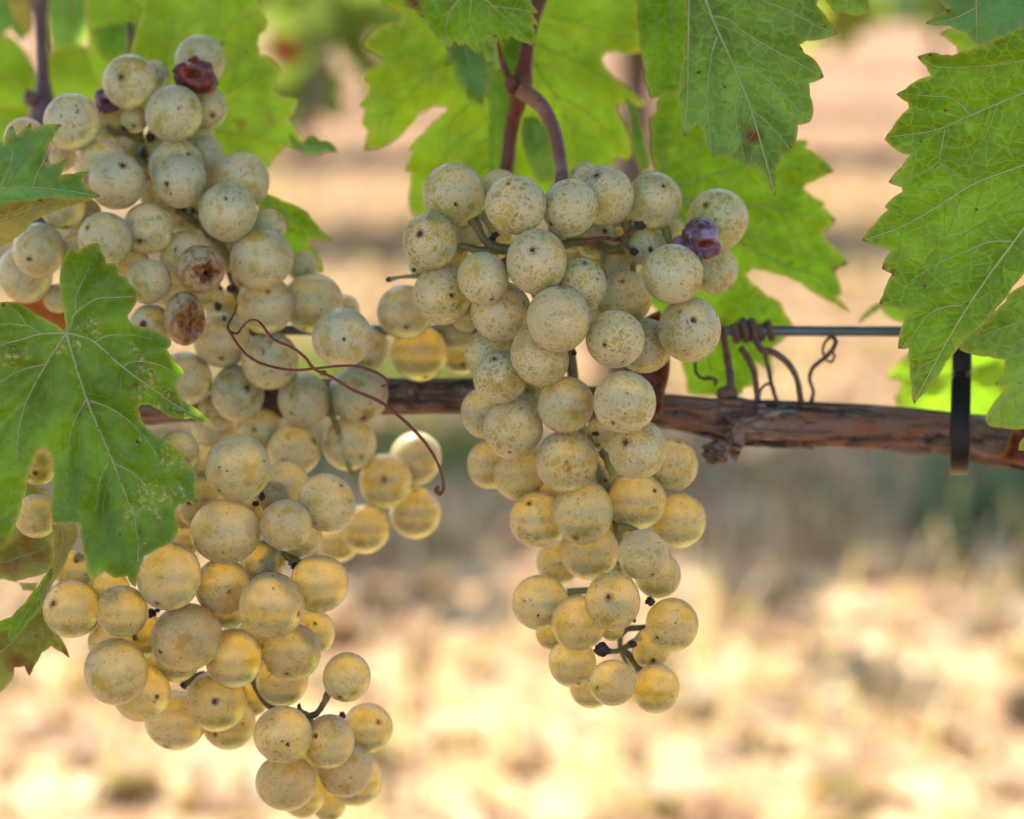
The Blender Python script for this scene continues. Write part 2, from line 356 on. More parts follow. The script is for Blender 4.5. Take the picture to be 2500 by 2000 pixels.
def far_vine_parts(var):
    g = np.random.default_rng(40 + var); 
    path = catmull([(0, 0, -.05), (g.normal(0, .02), 0, .15), (g.normal(0, .02), .01, .35), (0, 0, .53)], 4)
    tv, tf = tube_geo(path, np.linspace(.034, .024, len(path)), 9, .25, var)
    cp = catmull([(-.62, 0, .56), (-.3, .01, .545), (0, 0, .53), (.3, -.01, .545), (.62, 0, .56)], 5)
    cv, cf = tube_geo(cp, .017, 8, .25, var + 5)
    n = 850; cen = np.column_stack([g.uniform(-.68, .68, n), g.normal(0, .13, n), .66 + 0.95 * g.beta(1.1, 1.4, n)])
    low = 20; cen[:low, 2] = g.uniform(.56, .66, low)
    return (tv, tf), (cv, cf), cen
VARS = []
for v_ in range(3):
    (tv, tf), (cv, cf), cen = far_vine_parts(v_)
    VARS.append((tv, tf, cv, cf, cen))
ROWS = [(3.42, 'next row', 1.28, 1, .17), (6.05, 'second row back', 1.25, 2, .10), (8.65, 'third row back', 1.25, 2, .5), (11.3, 'fourth row back', 1.25, 3, .75)]
protos = {}
for ry, what, sp, half, ox in ROWS:
    for i in range(-half, half + 1):
        v_ = (i + half + int(ry)) % 3; x = ox + i * sp
        nth = {-3: 'third to the left of', -2: 'second to the left of', -1: 'just left of', 0: '', 1: 'just right of', 2: 'second to the right of', 3: 'third to the right of'}[i]
        lab = 'blurred grapevine of the %s, %s' % ({'next row': 'nearest row behind'}.get(what, what), (nth + ' the central one') if i else 'directly behind the middle bunch')
        root = thing('grape_vine', lab, 'grapevine', (x, ry, 0), 'grapevines of the ' + what)
        if v_ not in protos:
            tv, tf, cv, cf, cen = VARS[v_]; o3 = Vector((x, ry, 0))
            tr = mesh_obj('trunk', np.array(tv) + o3, tf, M_BARK, root); cd = mesh_obj('cordon', np.array(cv) + o3, cf, M_BARK, root)
            fo = leaf_cloud('foliage', cen + np.array(o3), .125, M_FOL, root, seed=60 + v_); fo['kind'] = 'stuff'
            protos[v_] = (tr, cd, fo)
        else:
            for src in protos[v_]:
                c = src.copy(); link(c, root)
for k, dist in enumerate((15, 19, 24)):                              # the rows farther on read as one mass
    g = np.random.default_rng(k); n = 900
    cen = np.column_stack([g.uniform(-.3 * dist, .3 * dist, n), g.normal(dist, .2, n), g.uniform(.5, 1.5, n)])
    o = leaf_cloud('far_vine_row', cen, .22, M_FOL, seed=90 + k); o['kind'] = 'stuff'
# a leafy shoot of the next row hanging into the alley, behind the upper left bunch
g = np.random.default_rng(5)
sh = thing('vine_shoot', 'out-of-focus leafy green shoot hanging at the top behind the upper left bunch', 'vine shoot', P(820, -120, 1.75))
top = P(820, -120, 1.75); pth = catmull([top, P(790, 60, 1.72), P(770, 230, 1.7), P(760, 310, 1.7)], 6)
v_, f_ = tube_geo(pth, np.linspace(.006, .003, len(pth)), 7); mesh_obj('stem', v_, f_, M_SHOOT_G, sh)
cen = np.array([P(*q) for q in ((690, 30, 1.7), (760, 70, 1.8), (850, 40, 1.7), (880, 110, 1.8), (740, 160, 1.75), (800, 10, 1.65), (920, 20, 1.8), (735, 220, 1.75), (840, -40, 1.7))])
for i, c in enumerate(cen):
    leaf_cloud('leaf', [c], .085, M_FOL, sh, seed=200 + i)
leaf_cloud('leaf', [P(688, 125, 1.7)], .034, mat_plain('autumn_red', (.30, .05, .015), .6), sh, seed=233)['label'] = 'orange-red leaf on the blurred shoot'
sh2 = thing('vine_shoot', 'out-of-focus yellow-green shoot tip at the top right between two large leaves', 'vine shoot', P(2030, -60, 2.2))
v_, f_ = tube_geo(catmull([P(2030, -90, 2.2), P(2040, 0, 2.2), P(2025, 70, 2.2)], 5), .004, 7); mesh_obj('stem', v_, f_, M_SHOOT_G, sh2)
M_LIME = mat_leaf('leaf_lime', (.20, .26, .03), (.5, .6, .05), .2, 0, .5)
for i, q in enumerate(((2030, 60, 2.2), (2070, 10, 2.2), (1990, 0, 2.25), (2120, 5, 2.2), (2180, -10, 2.3), (2240, 0, 2.3))):
    leaf_cloud('leaf', [P(*q)], .075, M_LIME if i == 0 else M_FOL, sh2, seed=300 + i)

# litter, straw and weeds on the soil
n = 5200; gx = rng.uniform(-2.2, 2.2, n); gy = 1.2 + 10 * rng.beta(1., 2.2, n); keep = np.abs(gx) < .28 * gy + .4
cen = np.column_stack([gx, gy, rng.uniform(.004, .02, n)])[keep]
lit = leaf_cloud('leaf_litter', cen, .05, mat_litter('dry_leaves', [(.36, .225, .115), (.48, .36, .21), (.34, .17, .085), (.54, .44, .28), (.32, .16, .085), (.40, .21, .105)]), droop=.15, seed=8)
lit['kind'] = 'stuff'
def tufts(name, spots, h, mat, seed):
    g = np.random.default_rng(seed); V = []; F = []
    for x, y in spots:
        hh = h * g.uniform(.5, 1.2); a = g.uniform(0, 6.28); l = g.uniform(.2, .8) * hh; w_ = .004
        d = np.array([math.cos(a), math.sin(a), 0]); s = np.array([-d[1], d[0], 0]) * w_; b0 = np.array([x, y, 0.])
        p = [b0 - s, b0 + s, b0 + d * l * .35 + s * .8 + (0, 0, hh * .6), b0 + d * l * .35 - s * .8 + (0, 0, hh * .6), b0 + d * l + (0, 0, hh)]
        b = len(V); V += [list(q) for q in p]; F += [[b, b + 1, b + 2, b + 3], [b + 3, b + 2, b + 4]]
    o = mesh_obj(name, V, F, mat); o['kind'] = 'stuff'; return o
def spots(cx, cy_, sx, sy, n, seed):
    g = np.random.default_rng(seed); return np.column_stack([g.normal(cx, sx, n), g.normal(cy_, sy, n)])
tufts('weeds', spots(.53, 2.6, .07, .07, 130, 1), .11, mat_litter('weed_green', [(.08, .16, .10), (.10, .17, .09), (.12, .2, .12)]), 4)
tufts('green_grass', np.vstack([spots(-.22, 3.45, .13, .08, 500, 3), spots(-.16, 2.9, .12, .06, 160, 6)]), .08, mat_litter('grass_green', [(.16, .24, .04), (.22, .28, .05), (.12, .2, .06)]), 5)
tufts('dry_grass', np.column_stack([rng.uniform(-1.8, 1.8, 5000), 1.5 + 7 * rng.beta(1, 2, 5000)]), .07, mat_litter('straw', [(.62, .48, .26), (.75, .6, .36), (.5, .36, .18)]), 6)

# ------------------------------------------------------------------ the vine in front: cordon, shoots, canopy
vine = thing('grape_vine', 'sharp old grapevine in front whose brown branch carries the big bunches and large leaves', 'grapevine', P(1250, 1010, .665))
def S(*pts): return [P(u, v, d) for u, v, d in pts]
cpath = catmull(S((-700, 1050, .70), (-100, 1020, .69), (500, 985, .675), (1050, 965, .668), (1400, 985, .665), (1640, 1006, .662), (1790, 1024, .662), (1960, 1034, .664), (2300, 1055, .668), (2560, 1100, .672), (3100, 1180, .68)), 40)
us = np.linspace(0, 10, len(cpath)); crad = np.interp(us, [0, 1, 2, 3, 4, 5, 5.6, 6, 6.5, 7, 8, 9, 10], [52, 52, 50, 50, 50, 46, 50, 62, 58, 58, 59, 60, 60]) * .88 * PX * .665
def ridge(i, k, th):
    s = i * .10
    a = noise.noise(Vector((math.cos(th) * 3.2, math.sin(th) * 3.2, s * .22))); b = noise.noise(Vector((math.cos(th) * 7.5, math.sin(th) * 7.5, s * .5 + 9)))
    return 1 + .13 * a + .10 * b + .05 * noise.noise(Vector((i * .06, 3, 1)))
v_, f_ = tube_geo(cpath, crad, 64, ridge=ridge); mesh_obj('cordon', v_, f_, M_BARK, vine)
# peeling bark strips, knots, the spur under the branch
for k in range(16):
    i0 = random.randint(150, 360); L = random.randint(14, 40); a0 = random.uniform(1.9, 4.6)
    if k < 8: i0 = random.randint(205, 350)
    seg = cpath[i0:i0 + L]; th = a0 + .25 * np.sin(np.linspace(0, 3, L))
    lift = 1.05 + .10 * np.abs(np.linspace(-1, 1, L)) ** 3
    pp = seg + np.column_stack([np.zeros(L), np.cos(th) * crad[i0:i0 + L] * lift, np.sin(th) * crad[i0:i0 + L] * lift])
    v_, f_ = tube_geo(pp, .0010 * np.sin(np.linspace(.15, 3, L)) + .0001, 6, .3, k, 1.0); mesh_obj('bark_strip', v_, f_, M_BARK, vine)
iv, if_ = ico(4)
def lump(name, u, v, d, r, mat, parent, sx=(1, 1, 1), amp=.25, f=1.6, seed=0):
    c = P(u, v, d); rr = r * PX * d
    V = [c + rr * Vector((p[0] * sx[0], p[1] * sx[1], p[2] * sx[2])) * (1 + amp * noise.fractal(Vector(p) * f + Vector((seed, 0, 0)), .9, 2, 4)) for p in iv]
    return mesh_obj(name, V, if_, mat, parent)
lump('knot', *K(8, 350, 1090), .652, 33, M_BARK, vine, (1.0, 1, .85), .35, 1.8, 3)
lump('knot', *K(8, 470, 1000), .655, 36, M_BARK, vine, (.6, .8, 1.4), .3, 1.8, 5)
lump('knot', *K(8, 420, 740), .66, 20, M_BARK, vine, (1.3, .8, .8), .3, 1.8, 6)
def shoot(name, pts, mat, parent, sides=18, wob=.12, sub=10, taper=True):
    """pts: (zoom, x, y, r_px_in_zoom, depth)"""
    q = [(*K(c, x, y), r * ZOOM[c][2], d) for c, x, y, r, d in pts]
    path = catmull([P(a, b, d) for a, b, r, d in q], sub); rad = catmull([[r * PX * d, 0, 0] for a, b, r, d in q], sub)[:, 0]
    v, f = tube_geo(path, np.maximum(rad, 1e-4), sides, wob, len(bpy.data.objects)); return mesh_obj(name, v, f, mat, parent)
shoot('shoot', [(6, 1330, -140, 50, .67), (6, 1265, -20, 50, .668), (6, 1200, 200, 44, .666), (6, 1165, 400, 52, .664), (6, 1140, 560, 72, .662), (6, 1112, 690, 58, .664), (6, 1075, 850, 48, .668), (6, 1050, 1050, 46, .67), (6, 1030, 1250, 47, .672), (6, 1010, 2000, 52, .672), (6, 1030, 2640, 60, .668)], M_SHOOT, vine)
lump('knot', *K(6, 1068, 555), .658, 17, M_SHOOT, vine, (.8, 1, 1.3), .3, 1.8, 8)
shoot('petiole', [(6, 1075, 560, 30, .662), (6, 1040, 470, 24, .664), (6, 1005, 370, 19, .664), (6, 968, 250, 17, .66), (6, 950, 170, 17, .655)], M_SHOOT, vine, 10)
shoot('shoot', [(1, 235, -160, 46, .735), (1, 240, 40, 50, .735), (1, 243, 110, 38, .733), (1, 252, 300, 37, .73), (1, 258, 470, 42, .728), (1, 262, 570, 58, .726), (1, 255, 650, 74, .724), (1, 235, 800, 66, .722), (1, 240, 1200, 60, .71), (1, 250, 1900, 60, .70), (1, 260, 2350, 60, .69)], M_SHOOT_G, vine)
lump('knot', *K(1, 180, 590), .72, 15, M_SHOOT_G, vine, (1, 1, 1.3), .3, 1.8, 9)
g = np.random.default_rng(21); n = 780
cz = P(1250, 0, .64)
cen = np.column_stack([g.uniform(-1.3, 1.3, n), cz.y + g.uniform(-.08, .22, n), .685 + .55 * g.beta(1., 1.8, n)])
fol = leaf_cloud('foliage', cen, .125, M_FOL, vine, seed=22); fol['kind'] = 'stuff'

# ------------------------------------------------------------------ trellis wire, clip, tendrils
WD = .664
wp = [P(-900, 802, .69), P(900, 806, .667), P(1760, 808, WD), P(2200, 809, .665), P(3300, 812, .69)]
wire = thing('trellis_wire', 'grey metal trellis wire running level just above the brown branch', 'wire', P(1760, 808, WD))
v_, f_ = tube_geo(catmull(wp, 12), 13 * PX * WD, 14); mesh_obj('wire', v_, f_, M_WIRE, wire)

def strap(name, prof, u0, width, mat, parent, th=.0016, skew=0.):
    """a flat plastic band: closed/open profile of (v, depth) pixels swept to a width in u, with thickness and rounded edges"""
    q = catmull(prof, 6); c = np.array([P(u0 + skew * (v - 1000), v, d) for v, d in q]); hw = width * PX * .66 / 2
    tn = np.gradient(c, axis=0); tn /= np.linalg.norm(tn, axis=1)[:, None]; nr = np.cross(tn, (1., 0, 0)); nr /= np.linalg.norm(nr, axis=1)[:, None]
    sec = [(-1, -.6), (-.9, -1), (.9, -1), (1, -.6), (1, .6), (.9, 1), (-.9, 1), (-1, .6)]; V = []; F = []
    for p_, n_ in zip(c, nr):
        for a, b in sec: V.append(p_ + np.array((a * hw, 0, 0)) + n_ * b * th / 2)
    m = len(sec)
    for i in range(len(c) - 1):
        for k in range(m): F.append([i * m + k, i * m + (k + 1) % m, (i + 1) * m + (k + 1) % m, (i + 1) * m + k])
    F.append(list(range(m))); F.append([(len(c) - 1) * m + k for k in range(m)])
    return mesh_obj(name, V, F, mat, parent, False)
clip = thing('plant_clip', 'black plastic vine clip strapped around the branch below the large right leaf', 'clip', P(2345, 1000, .655))
strap('band', [(925, .6515), (990, .6485), (1060, .6475), (1120, .650), (1146, .656), (1148, .666), (1135, .676), (1090, .683), (1030, .684), (960, .681), (912, .672)], 2345, 47, M_CLIP, clip, .0022, -.025)
def block(name, u0, u1, v0, v1, d0, d1, mat, parent, bev=.12):
    V = []; F = []
    for d, s in ((d0, 1 - bev), (d0 + (d1 - d0) * .12, 1), (d1 - (d1 - d0) * .12, 1), (d1, 1 - bev)):
        uc, vc = (u0 + u1) / 2, (v0 + v1) / 2; hu, hv = (u1 - u0) / 2 * s, (v1 - v0) / 2 * s; e = .82
        for a, b in ((-1, -e), (-e, -1), (e, -1), (1, -e), (1, e), (e, 1), (-e, 1), (-1, e)): V.append(P(uc + a * hu, vc + b * hv, d))
    for i in range(3):
        for k in range(8): F.append([i * 8 + k, i * 8 + (k + 1) % 8, (i + 1) * 8 + (k + 1) % 8, (i + 1) * 8 + k])
    F += [list(range(8))[::-1], [24 + k for k in range(8)]]
    return mesh_obj(name, V, F, mat, parent, False)
block('buckle', 2324, 2373, 848, 911, .650, .668, M_CLIP, clip)
block('tongue', 2327, 2362, 905, 932, .6535, .664, M_CLIP, clip)
strap('hook', [(860, .655), (820, .652), (796, .654), (784, .662), (792, .671), (812, .674)], 2347, 40, M_CLIP, clip, .002)

def tendril(pts, mat, d, rmul=1., wob=.3, sides=9):
    """pts: list of (zoom, x, y, r, extra depth)"""
    shoot('tendril', [(c, x, y, r * rmul, d + e) for c, x, y, r, e in pts], mat, vine, sides, wob, 8)
tendril([(8, 395, 375, 18, -.006), (8, 405, 440, 20, -.004), (8, 425, 560, 23, 0), (8, 440, 660, 24, 0), (8, 440, 760, 27, 0)], M_TENDRIL_DRY, .66)
tendril([(8, 500, 480, 20, -.004), (8, 545, 545, 20, -.002), (8, 580, 640, 18, 0), (8, 598, 790, 18, .002)], M_TENDRIL_DRY, .66)
tendril([(8, 590, 440, 20, -.004), (8, 625, 490, 22, -.004), (8, 700, 510, 20, -.002), (8, 780, 575, 19, 0), (8, 830, 670, 18, 0), (8, 850, 800, 18, .002)], M_TENDRIL_DRY, .66)
tendril([(8, 635, 490, 13, -.004), (8, 655, 580, 13, -.002), (8, 680, 690, 13, 0), (8, 712, 800, 14, .002)], M_TENDRIL_DRY, .662)
tendril([(8, 672, 682, 9, -.001), (8, 635, 700, 9, 0), (8, 610, 735, 9, .002), (8, 605, 790, 10, .003)], M_TENDRIL_DRY, .662)
tendril([(8, 910, 800, 12, .002), (8, 922, 730, 12, .002), (8, 902, 655, 12, .001), (8, 925, 590, 13, 0), (8, 985, 540, 14, -.002), (8, 1035, 490, 15, -.004), (8, 1055, 440, 14, -.006), (8, 1030, 415, 11, -.004), (8, 995, 440, 9, 0), (8, 978, 490, 8, .002), (8, 995, 545, 8, .003), (8, 1030, 560, 8, .002), (8, 1048, 530, 8, -.001), (8, 1040, 505, 7, -.003)], M_TENDRIL_DRY, .662)
tendril([(8, 232, 560, 11, 0), (8, 238, 620, 11, 0), (8, 270, 655, 11, -.002), (8, 325, 655, 12, -.004), (8, 352, 668, 13, -.004), (8, 348, 695, 10, -.003)], M_TENDRIL_DRY, .662)
wc = P(0, 808, WD)
for x0, x1, turns, r in ((455, 600, 2.6, 26), (600, 690, 1.5, 20)):   # coils round the wire
    n = int(turns * 16); pp = []
    for i in range(n + 1):
        t_ = i / n; a = 2 * math.pi * turns * t_ + .6; u, _ = K(8, x0 + (x1 - x0) * t_, 0); c = P(u, 808 , WD); rr = (11.5 + r * ZOOM[8][2] * .9) * PX * WD * (1 + .12 * math.sin(5 * a))
        pp.append(c + Vector((0, -math.sin(a) * rr, math.cos(a) * rr)))
    v_, f_ = tube_geo(pp, r * ZOOM[8][2] * PX * WD, 9, .3, x0); mesh_obj('tendril', v_, f_, M_TENDRIL_DRY, vine)
for o in [o for o in bpy.data.objects if o.name.startswith('tendril')]: o['label'] = 'dry brown tendril clinging to the wire'
tr = [[(2, 1430, 470, 6, .012), (2, 1410, 530, 9, .006), (2, 1372, 605, 10, 0), (2, 1385, 645, 12, -.001), (2, 1455, 750, 11, -.004), (2, 1540, 818, 11, -.008), (2, 1650, 856, 11, -.012), (2, 1780, 872, 11, -.012), (2, 1900, 862, 10, -.010), (0, 730, 770, 3.3, -.008), (0, 770, 776, 3.4, -.008), (0, 805, 792, 3.6, -.008), (0, 816, 808, 3.8, -.007), (0, 803, 814, 3.8, -.007)],
      [(2, 1375, 635, 11, 0), (2, 1425, 652, 9, -.001), (2, 1455, 615, 9, -.003), (2, 1500, 577, 10, -.006), (2, 1560, 582, 10, -.009), (2, 1640, 680, 12, -.012), (2, 1760, 738, 11, -.013), (2, 1840, 800, 12, -.012), (2, 1895, 868, 12, -.011), (0, 700, 795, 4, -.010), (0, 745, 822, 4.4, -.009), (0, 800, 846, 4.6, -.009), (0, 850, 885, 4.5, -.009), (0, 892, 928, 4.2, -.010), (0, 920, 972, 4, -.011), (0, 931, 1005, 4, -.012), (0, 934, 1028, 5, -.012), (0, 926, 1040, 6, -.012), (0, 918, 1032, 6, -.012), (0, 924, 1024, 5, -.012)]]
for q in tr:
    n0 = len(bpy.data.objects); tendril(q, M_TENDRIL_RED, .618, .8, .35, 10)
for o in [o for o in bpy.data.objects if o.name.startswith('tendril') and 'label' not in o]: o['label'] = 'dark red tendril lying over pale grapes'

# ------------------------------------------------------------------ leaves
def poly_inside(pt, poly):
    x, y = pt; c = False; n = len(poly); j = n - 1
    for i in range(n):
        if (poly[i][1] > y) != (poly[j][1] > y) and x < (poly[j][0] - poly[i][0]) * (y - poly[i][1]) / (poly[j][1] - poly[i][1]) + poly[i][0]: c = not c
        j = i
    return c
def seg_dist(Q, A, B):
    """distances of points Q (n,2) to the nearest of segments A-B (m,2)"""
    d = B - A; L = (d ** 2).sum(1) + 1e-9; out = np.full(len(Q), 1e9)
    for a, dd, l in zip(A, d, L):
        t = np.clip(((Q - a) @ dd) / l, 0, 1); out = np.minimum(out, np.hypot(*(Q - a - t[:, None] * dd).T))
    return out
LEAVES = []
def leaf(outline, depth, mat, veins=(), vmat=None, label=None, name='leaf', parent=None, tilt=(0, 0), curl=0., quilt=.0012, ripple=.004, bend=None,
         auto=True, grid=15, scorch=(), cork=(), seed=0, bulge=.05, vr=1.0, tips=True, cup=0.):
    """outline and veins in photo pixels; tilt in metres of depth per 1000 px; the sheet is bent, quilted between its veins and rippled at the rim"""
    parent = parent or vine; pts = np.array(outline, float); n = len(pts)
    area = .5 * np.sum(pts[:, 0] * np.roll(pts[:, 1], -1) - np.roll(pts[:, 0], -1) * pts[:, 1])
    if area < 0: pts = pts[::-1]
    edge = []; tipmask = []
    for i in range(n):
        a, b = pts[i], pts[(i + 1) % n]; d = b - a; L = np.hypot(*d); m = max(1, int(L / 9)); nv = np.array((d[1], -d[0])) / (L + 1e-9)
        p0, p1 = pts[i - 1] - a, b - a
        cs = p0.dot(p1) / (np.hypot(*p0) * np.hypot(*p1) + 1e-9); cr = p0[0] * p1[1] - p0[1] * p1[0]
        for k in range(m):
            t = k / m; edge.append(a + d * t + nv * bulge * L * 4 * t * (1 - t)); 
            tipmask.append(k == 0 and cr < 0 and cs > .05 and L > 16)
    edge = np.array(edge); ne = len(edge)
    x0, y0 = edge.min(0); x1, y1 = edge.max(0); g_ = np.random.default_rng(seed + 7)
    gx, gy = np.meshgrid(np.arange(x0, x1, grid), np.arange(y0, y1, grid * .87)); gx[1::2] += grid / 2
    Q = np.column_stack([gx.ravel(), gy.ravel()]) + g_.uniform(-2, 2, (gx.size, 2))
    Q = Q[[poly_inside(q, edge) for q in Q]]; eA, eB = edge, np.roll(edge, -1, 0)
    if len(Q): Q = Q[seg_dist(Q, eA, eB) > 5]
    ridge_pts = [catmull(np.array(pl, float), 8) for pl, _r in veins]
    if ridge_pts:
        rp_ = np.vstack(ridge_pts); rp_ = np.array([q for q in rp_ if poly_inside(q, edge)])
        rp_ = rp_[seg_dist(rp_, eA, eB) > 4]
        if len(Q) and len(rp_): Q = Q[[np.min(np.hypot(*(rp_ - q).T)) > 6 for q in Q]]
        if len(rp_): Q = np.vstack([Q, rp_])
    allp = [Vector(p) for p in np.vstack([edge, Q])]
    r = geometry.delaunay_2d_cdt(allp, [], [list(range(ne))], 1, 1e-4)
    vc = np.array([p[:] for p in r[0]]); F = [list(f) for f in r[2]]
    # veins: traced ones first, then side veins grown from them
    V0 = [(catmull(np.array(pl, float), 8), rr) for pl, rr in veins]; allv = [(p, r0 * np.linspace(1, .35, len(p))) for p, r0 in V0]
    if auto and V0:
        taken = [np.vstack([p for p, _ in V0])]
        for vi, (p, r0) in enumerate(V0):
            L = np.cumsum(np.r_[0, np.hypot(*np.diff(p, axis=0).T)]); s = 28 + g_.uniform(0, 20); side = 1
            while s < L[-1] - 15:
                i = int(np.searchsorted(L, s)); i = min(max(i, 1), len(p) - 1); tg = p[i] - p[i - 1]; tg = tg / (np.hypot(*tg) + 1e-9)
                a = side * R(g_.uniform(42, 62)); d = np.array((tg[0] * math.cos(a) - tg[1] * math.sin(a), tg[0] * math.sin(a) + tg[1] * math.cos(a)))
                q = p[i].copy(); br = [q.copy()]; other = np.vstack([t_ for k_, t_ in enumerate(taken)])
                own = np.hypot(*(other - p[i]).T) < 26; other = other[~own]
                for st in range(26):
                    d = d * .96 + tg * .04 + g_.normal(0, .07, 2); d /= np.hypot(*d); q = q + d * 9
                    if not poly_inside(q, edge): break
                    br.append(q.copy())
                    if len(other) and st > 1 and np.min(np.hypot(*(other - q).T)) < 9: break
                if len(br) > 3:
                    br = np.array(br); taken.append(br); allv.append((br, -max(.55, r0 * .32) * np.linspace(1, .45, len(br))))
                side = -side; s += g_.uniform(22, 38)
    c0 = np.array(((x0 + x1) / 2, (y0 + y1) / 2)); span = max(x1 - x0, y1 - y0) / 2
    mainseg = None
    if V0:
        mainseg = (np.vstack([p[:-1] for p, _ in V0]), np.vstack([p[1:] for p, _ in V0]))
    def depth_at(Q):
        Q = np.atleast_2d(Q); rel = (Q - c0); d = depth + tilt[0] * rel[:, 0] / 1000 + tilt[1] * rel[:, 1] / 1000
        d = d + curl * (rel[:, 0] / span) ** 2 + cup * (rel[:, 1] / span) ** 2
        if bend: d = d + np.array([bend(*q) for q in Q])
        if mainseg is not None: d = d - 1.8 * quilt * (1 - np.exp(-seg_dist(Q, *mainseg) / 26.))
        ed = seg_dist(Q, eA, eB); rp = np.array([noise.noise(Vector((q[0] / 120, q[1] / 120, seed * 3.1))) for q in Q])
        fine = np.array([noise.noise(Vector((q[0] / 38, q[1] / 38, seed * 5.1))) for q in Q])
        return d + ripple * rp * (.35 + .65 * np.exp(-ed / 60.)) + .0010 * fine, ed
    dd, ed = depth_at(vc); W = np.array([P(q[0], q[1], z) for q, z in zip(vc, dd)])
    org = W.mean(0)
    o = mesh_obj(name, W, F, mat, parent, True, org)
    attr(o.data, 'edge', np.clip(1 - ed / 7., 0, 1))
    tp = np.zeros(len(vc))
    if tips:
        for i in np.nonzero(tipmask)[0]: tp = np.maximum(tp, np.clip(1.25 - np.hypot(*(vc - edge[i]).T) / 10., 0, 1))
    attr(o.data, 'tip', tp)
    sc = np.zeros(len(vc))
    for sx, sy, sr, amt in scorch:
        nn = np.array([noise.noise(Vector((q[0] / 18, q[1] / 18, 2.2))) for q in vc]); sc = np.maximum(sc, amt * np.clip(1.3 - np.hypot(vc[:, 0] - sx, vc[:, 1] - sy) / sr + nn * .6, 0, 1))
    attr(o.data, 'scorch', sc)
    if cork:
        ck = np.zeros(len(vc))
        for kx, ky, kr in cork: ck = np.maximum(ck, np.clip(1.4 - np.hypot(vc[:, 0] - kx, vc[:, 1] - ky) / kr, 0, 1))
        attr(o.data, 'cork', ck)
    if label: o['label'] = label
    if allv and vmat:
        geo = []
        for p, rr in allv:
            z, _ = depth_at(p); path = np.array([P(q[0], q[1], zz - .00018) for q, zz in zip(p, z)])
            geo.append(tube_geo(path, np.maximum(np.abs(rr) * vr, .4) * PX * depth, 5))
        v, f = join(geo); vo = mesh_obj('veins', v, f, vmat, o, True); vo.data.materials.append(M_VEINLET)
        vo.data.polygons.foreach_set('material_index', [int(rr[0] < 0) for (_p, rr), gg in zip(allv, geo) for _f in gg[1]])
        vo['kind'] = 'stuff'
    return o

# L1: the sharp front leaf at left
L1 = KL((2, [388, 640, 398, 600, 385, 520, 365, 400, 360, 300, 370, 240, 385, 200, 415, 150, 432, 122, 445, 140, 468, 158, 510, 125, 560, 108, 590, 105, 605, 125, 610, 160, 632, 190, 640, 230, 690, 230, 712, 255, 718, 300, 770, 318, 775, 345, 832, 400, 825, 460, 800, 500, 772, 540, 775, 570, 805, 600, 850, 610, 920, 630, 985, 660, 1032, 690, 1030, 722, 1005, 750, 1030, 785, 1045, 820, 1080, 845, 1107, 880, 1100, 905, 1065, 945, 1070, 990, 1090, 1040, 1130, 1075, 1190, 1110, 1230, 1150, 1272, 1187, 1240, 1190, 1150, 1160, 1080, 1165, 1020, 1155, 960, 1110, 900, 1080, 850, 1080, 832, 1105, 850, 1170, 880, 1220, 930, 1260, 1010, 1310, 1080, 1360, 1110, 1400, 1120, 1430, 1160, 1470, 1187, 1500, 1175, 1550, 1180, 1600, 1187, 1665, 1130, 1660]),
        (3, [990, 55, 940, 70, 920, 100, 925, 140, 940, 180, 930, 225, 905, 265, 830, 300, 760, 340, 735, 400, 722, 450, 715, 505, 690, 490, 670, 445, 600, 455, 560, 425, 525, 425, 480, 470, 465, 440, 450, 350, 430, 260, 420, 190, 395, 165, 330, 170, 275, 165, 270, 120]),
        (2, [305, 1680, 315, 1600, 322, 1500, 315, 1430, 300, 1370, 265, 1335, 230, 1350, 200, 1400, 175, 1470, 160, 1540, 150, 1640]),
        (3, [118, 40, 90, 150, 50, 240, 12, 298, -40, 270, -160, 150]), (2, [-340, 1400, -330, 1000, -250, 620, -80, 480, 0, 463, 90, 466, 150, 488, 220, 540, 300, 580, 360, 615]))
hub = (400, 650)
V1 = [(KL((2, [400, 650, 430, 600, 455, 530, 580, 445, 700, 435, 805, 428])), 3.0), (KL((2, [455, 530, 460, 430, 500, 330, 548, 235])), 2.0),
      (KL((2, [400, 650, 480, 668, 570, 705, 740, 855, 940, 1000, 1060, 1085, 1200, 1160])), 3.6), (KL((2, [570, 705, 650, 665, 790, 662, 930, 690])), 2.0), (KL((2, [740, 855, 800, 820, 920, 830, 1060, 885])), 2.0),
      (KL((2, [400, 650, 430, 760, 520, 1045, 640, 1330, 690, 1450, 770, 1660], ), (3, [700, 100, 725, 260, 725, 420])), 4.2), (KL((2, [540, 1055, 690, 1115, 840, 1240, 960, 1400])), 2.4), (KL((2, [520, 1045, 440, 1200, 405, 1400, 405, 1640])), 2.2),
      (KL((2, [655, 1420, 600, 1540, 575, 1720])), 1.8), (KL((2, [690, 1435, 800, 1490, 890, 1580])), 1.8),
      (KL((2, [400, 650, 350, 720, 270, 850, 160, 1060, 110, 1250, 95, 1420])), 3.4), (KL((2, [265, 840, 130, 870, 0, 945, -120, 1040])), 2.2),
      (KL((2, [400, 650, 250, 655, 120, 690, 0, 725, -150, 800])), 3.2), (KL((2, [245, 650, 160, 605, 0, 595, -120, 600])), 2.2), (KL((2, [155, 600, 120, 540, 60, 490])), 1.5), (KL((2, [160, 1060, 60, 1150, -80, 1330])), 1.8)]
def bend_L1(u, v):
    b = 0.
    if v < 800: b += ((800 - v) / 200.) ** 2 * .010
    b += .000055 * max(0, u - 300) * .6
    return b
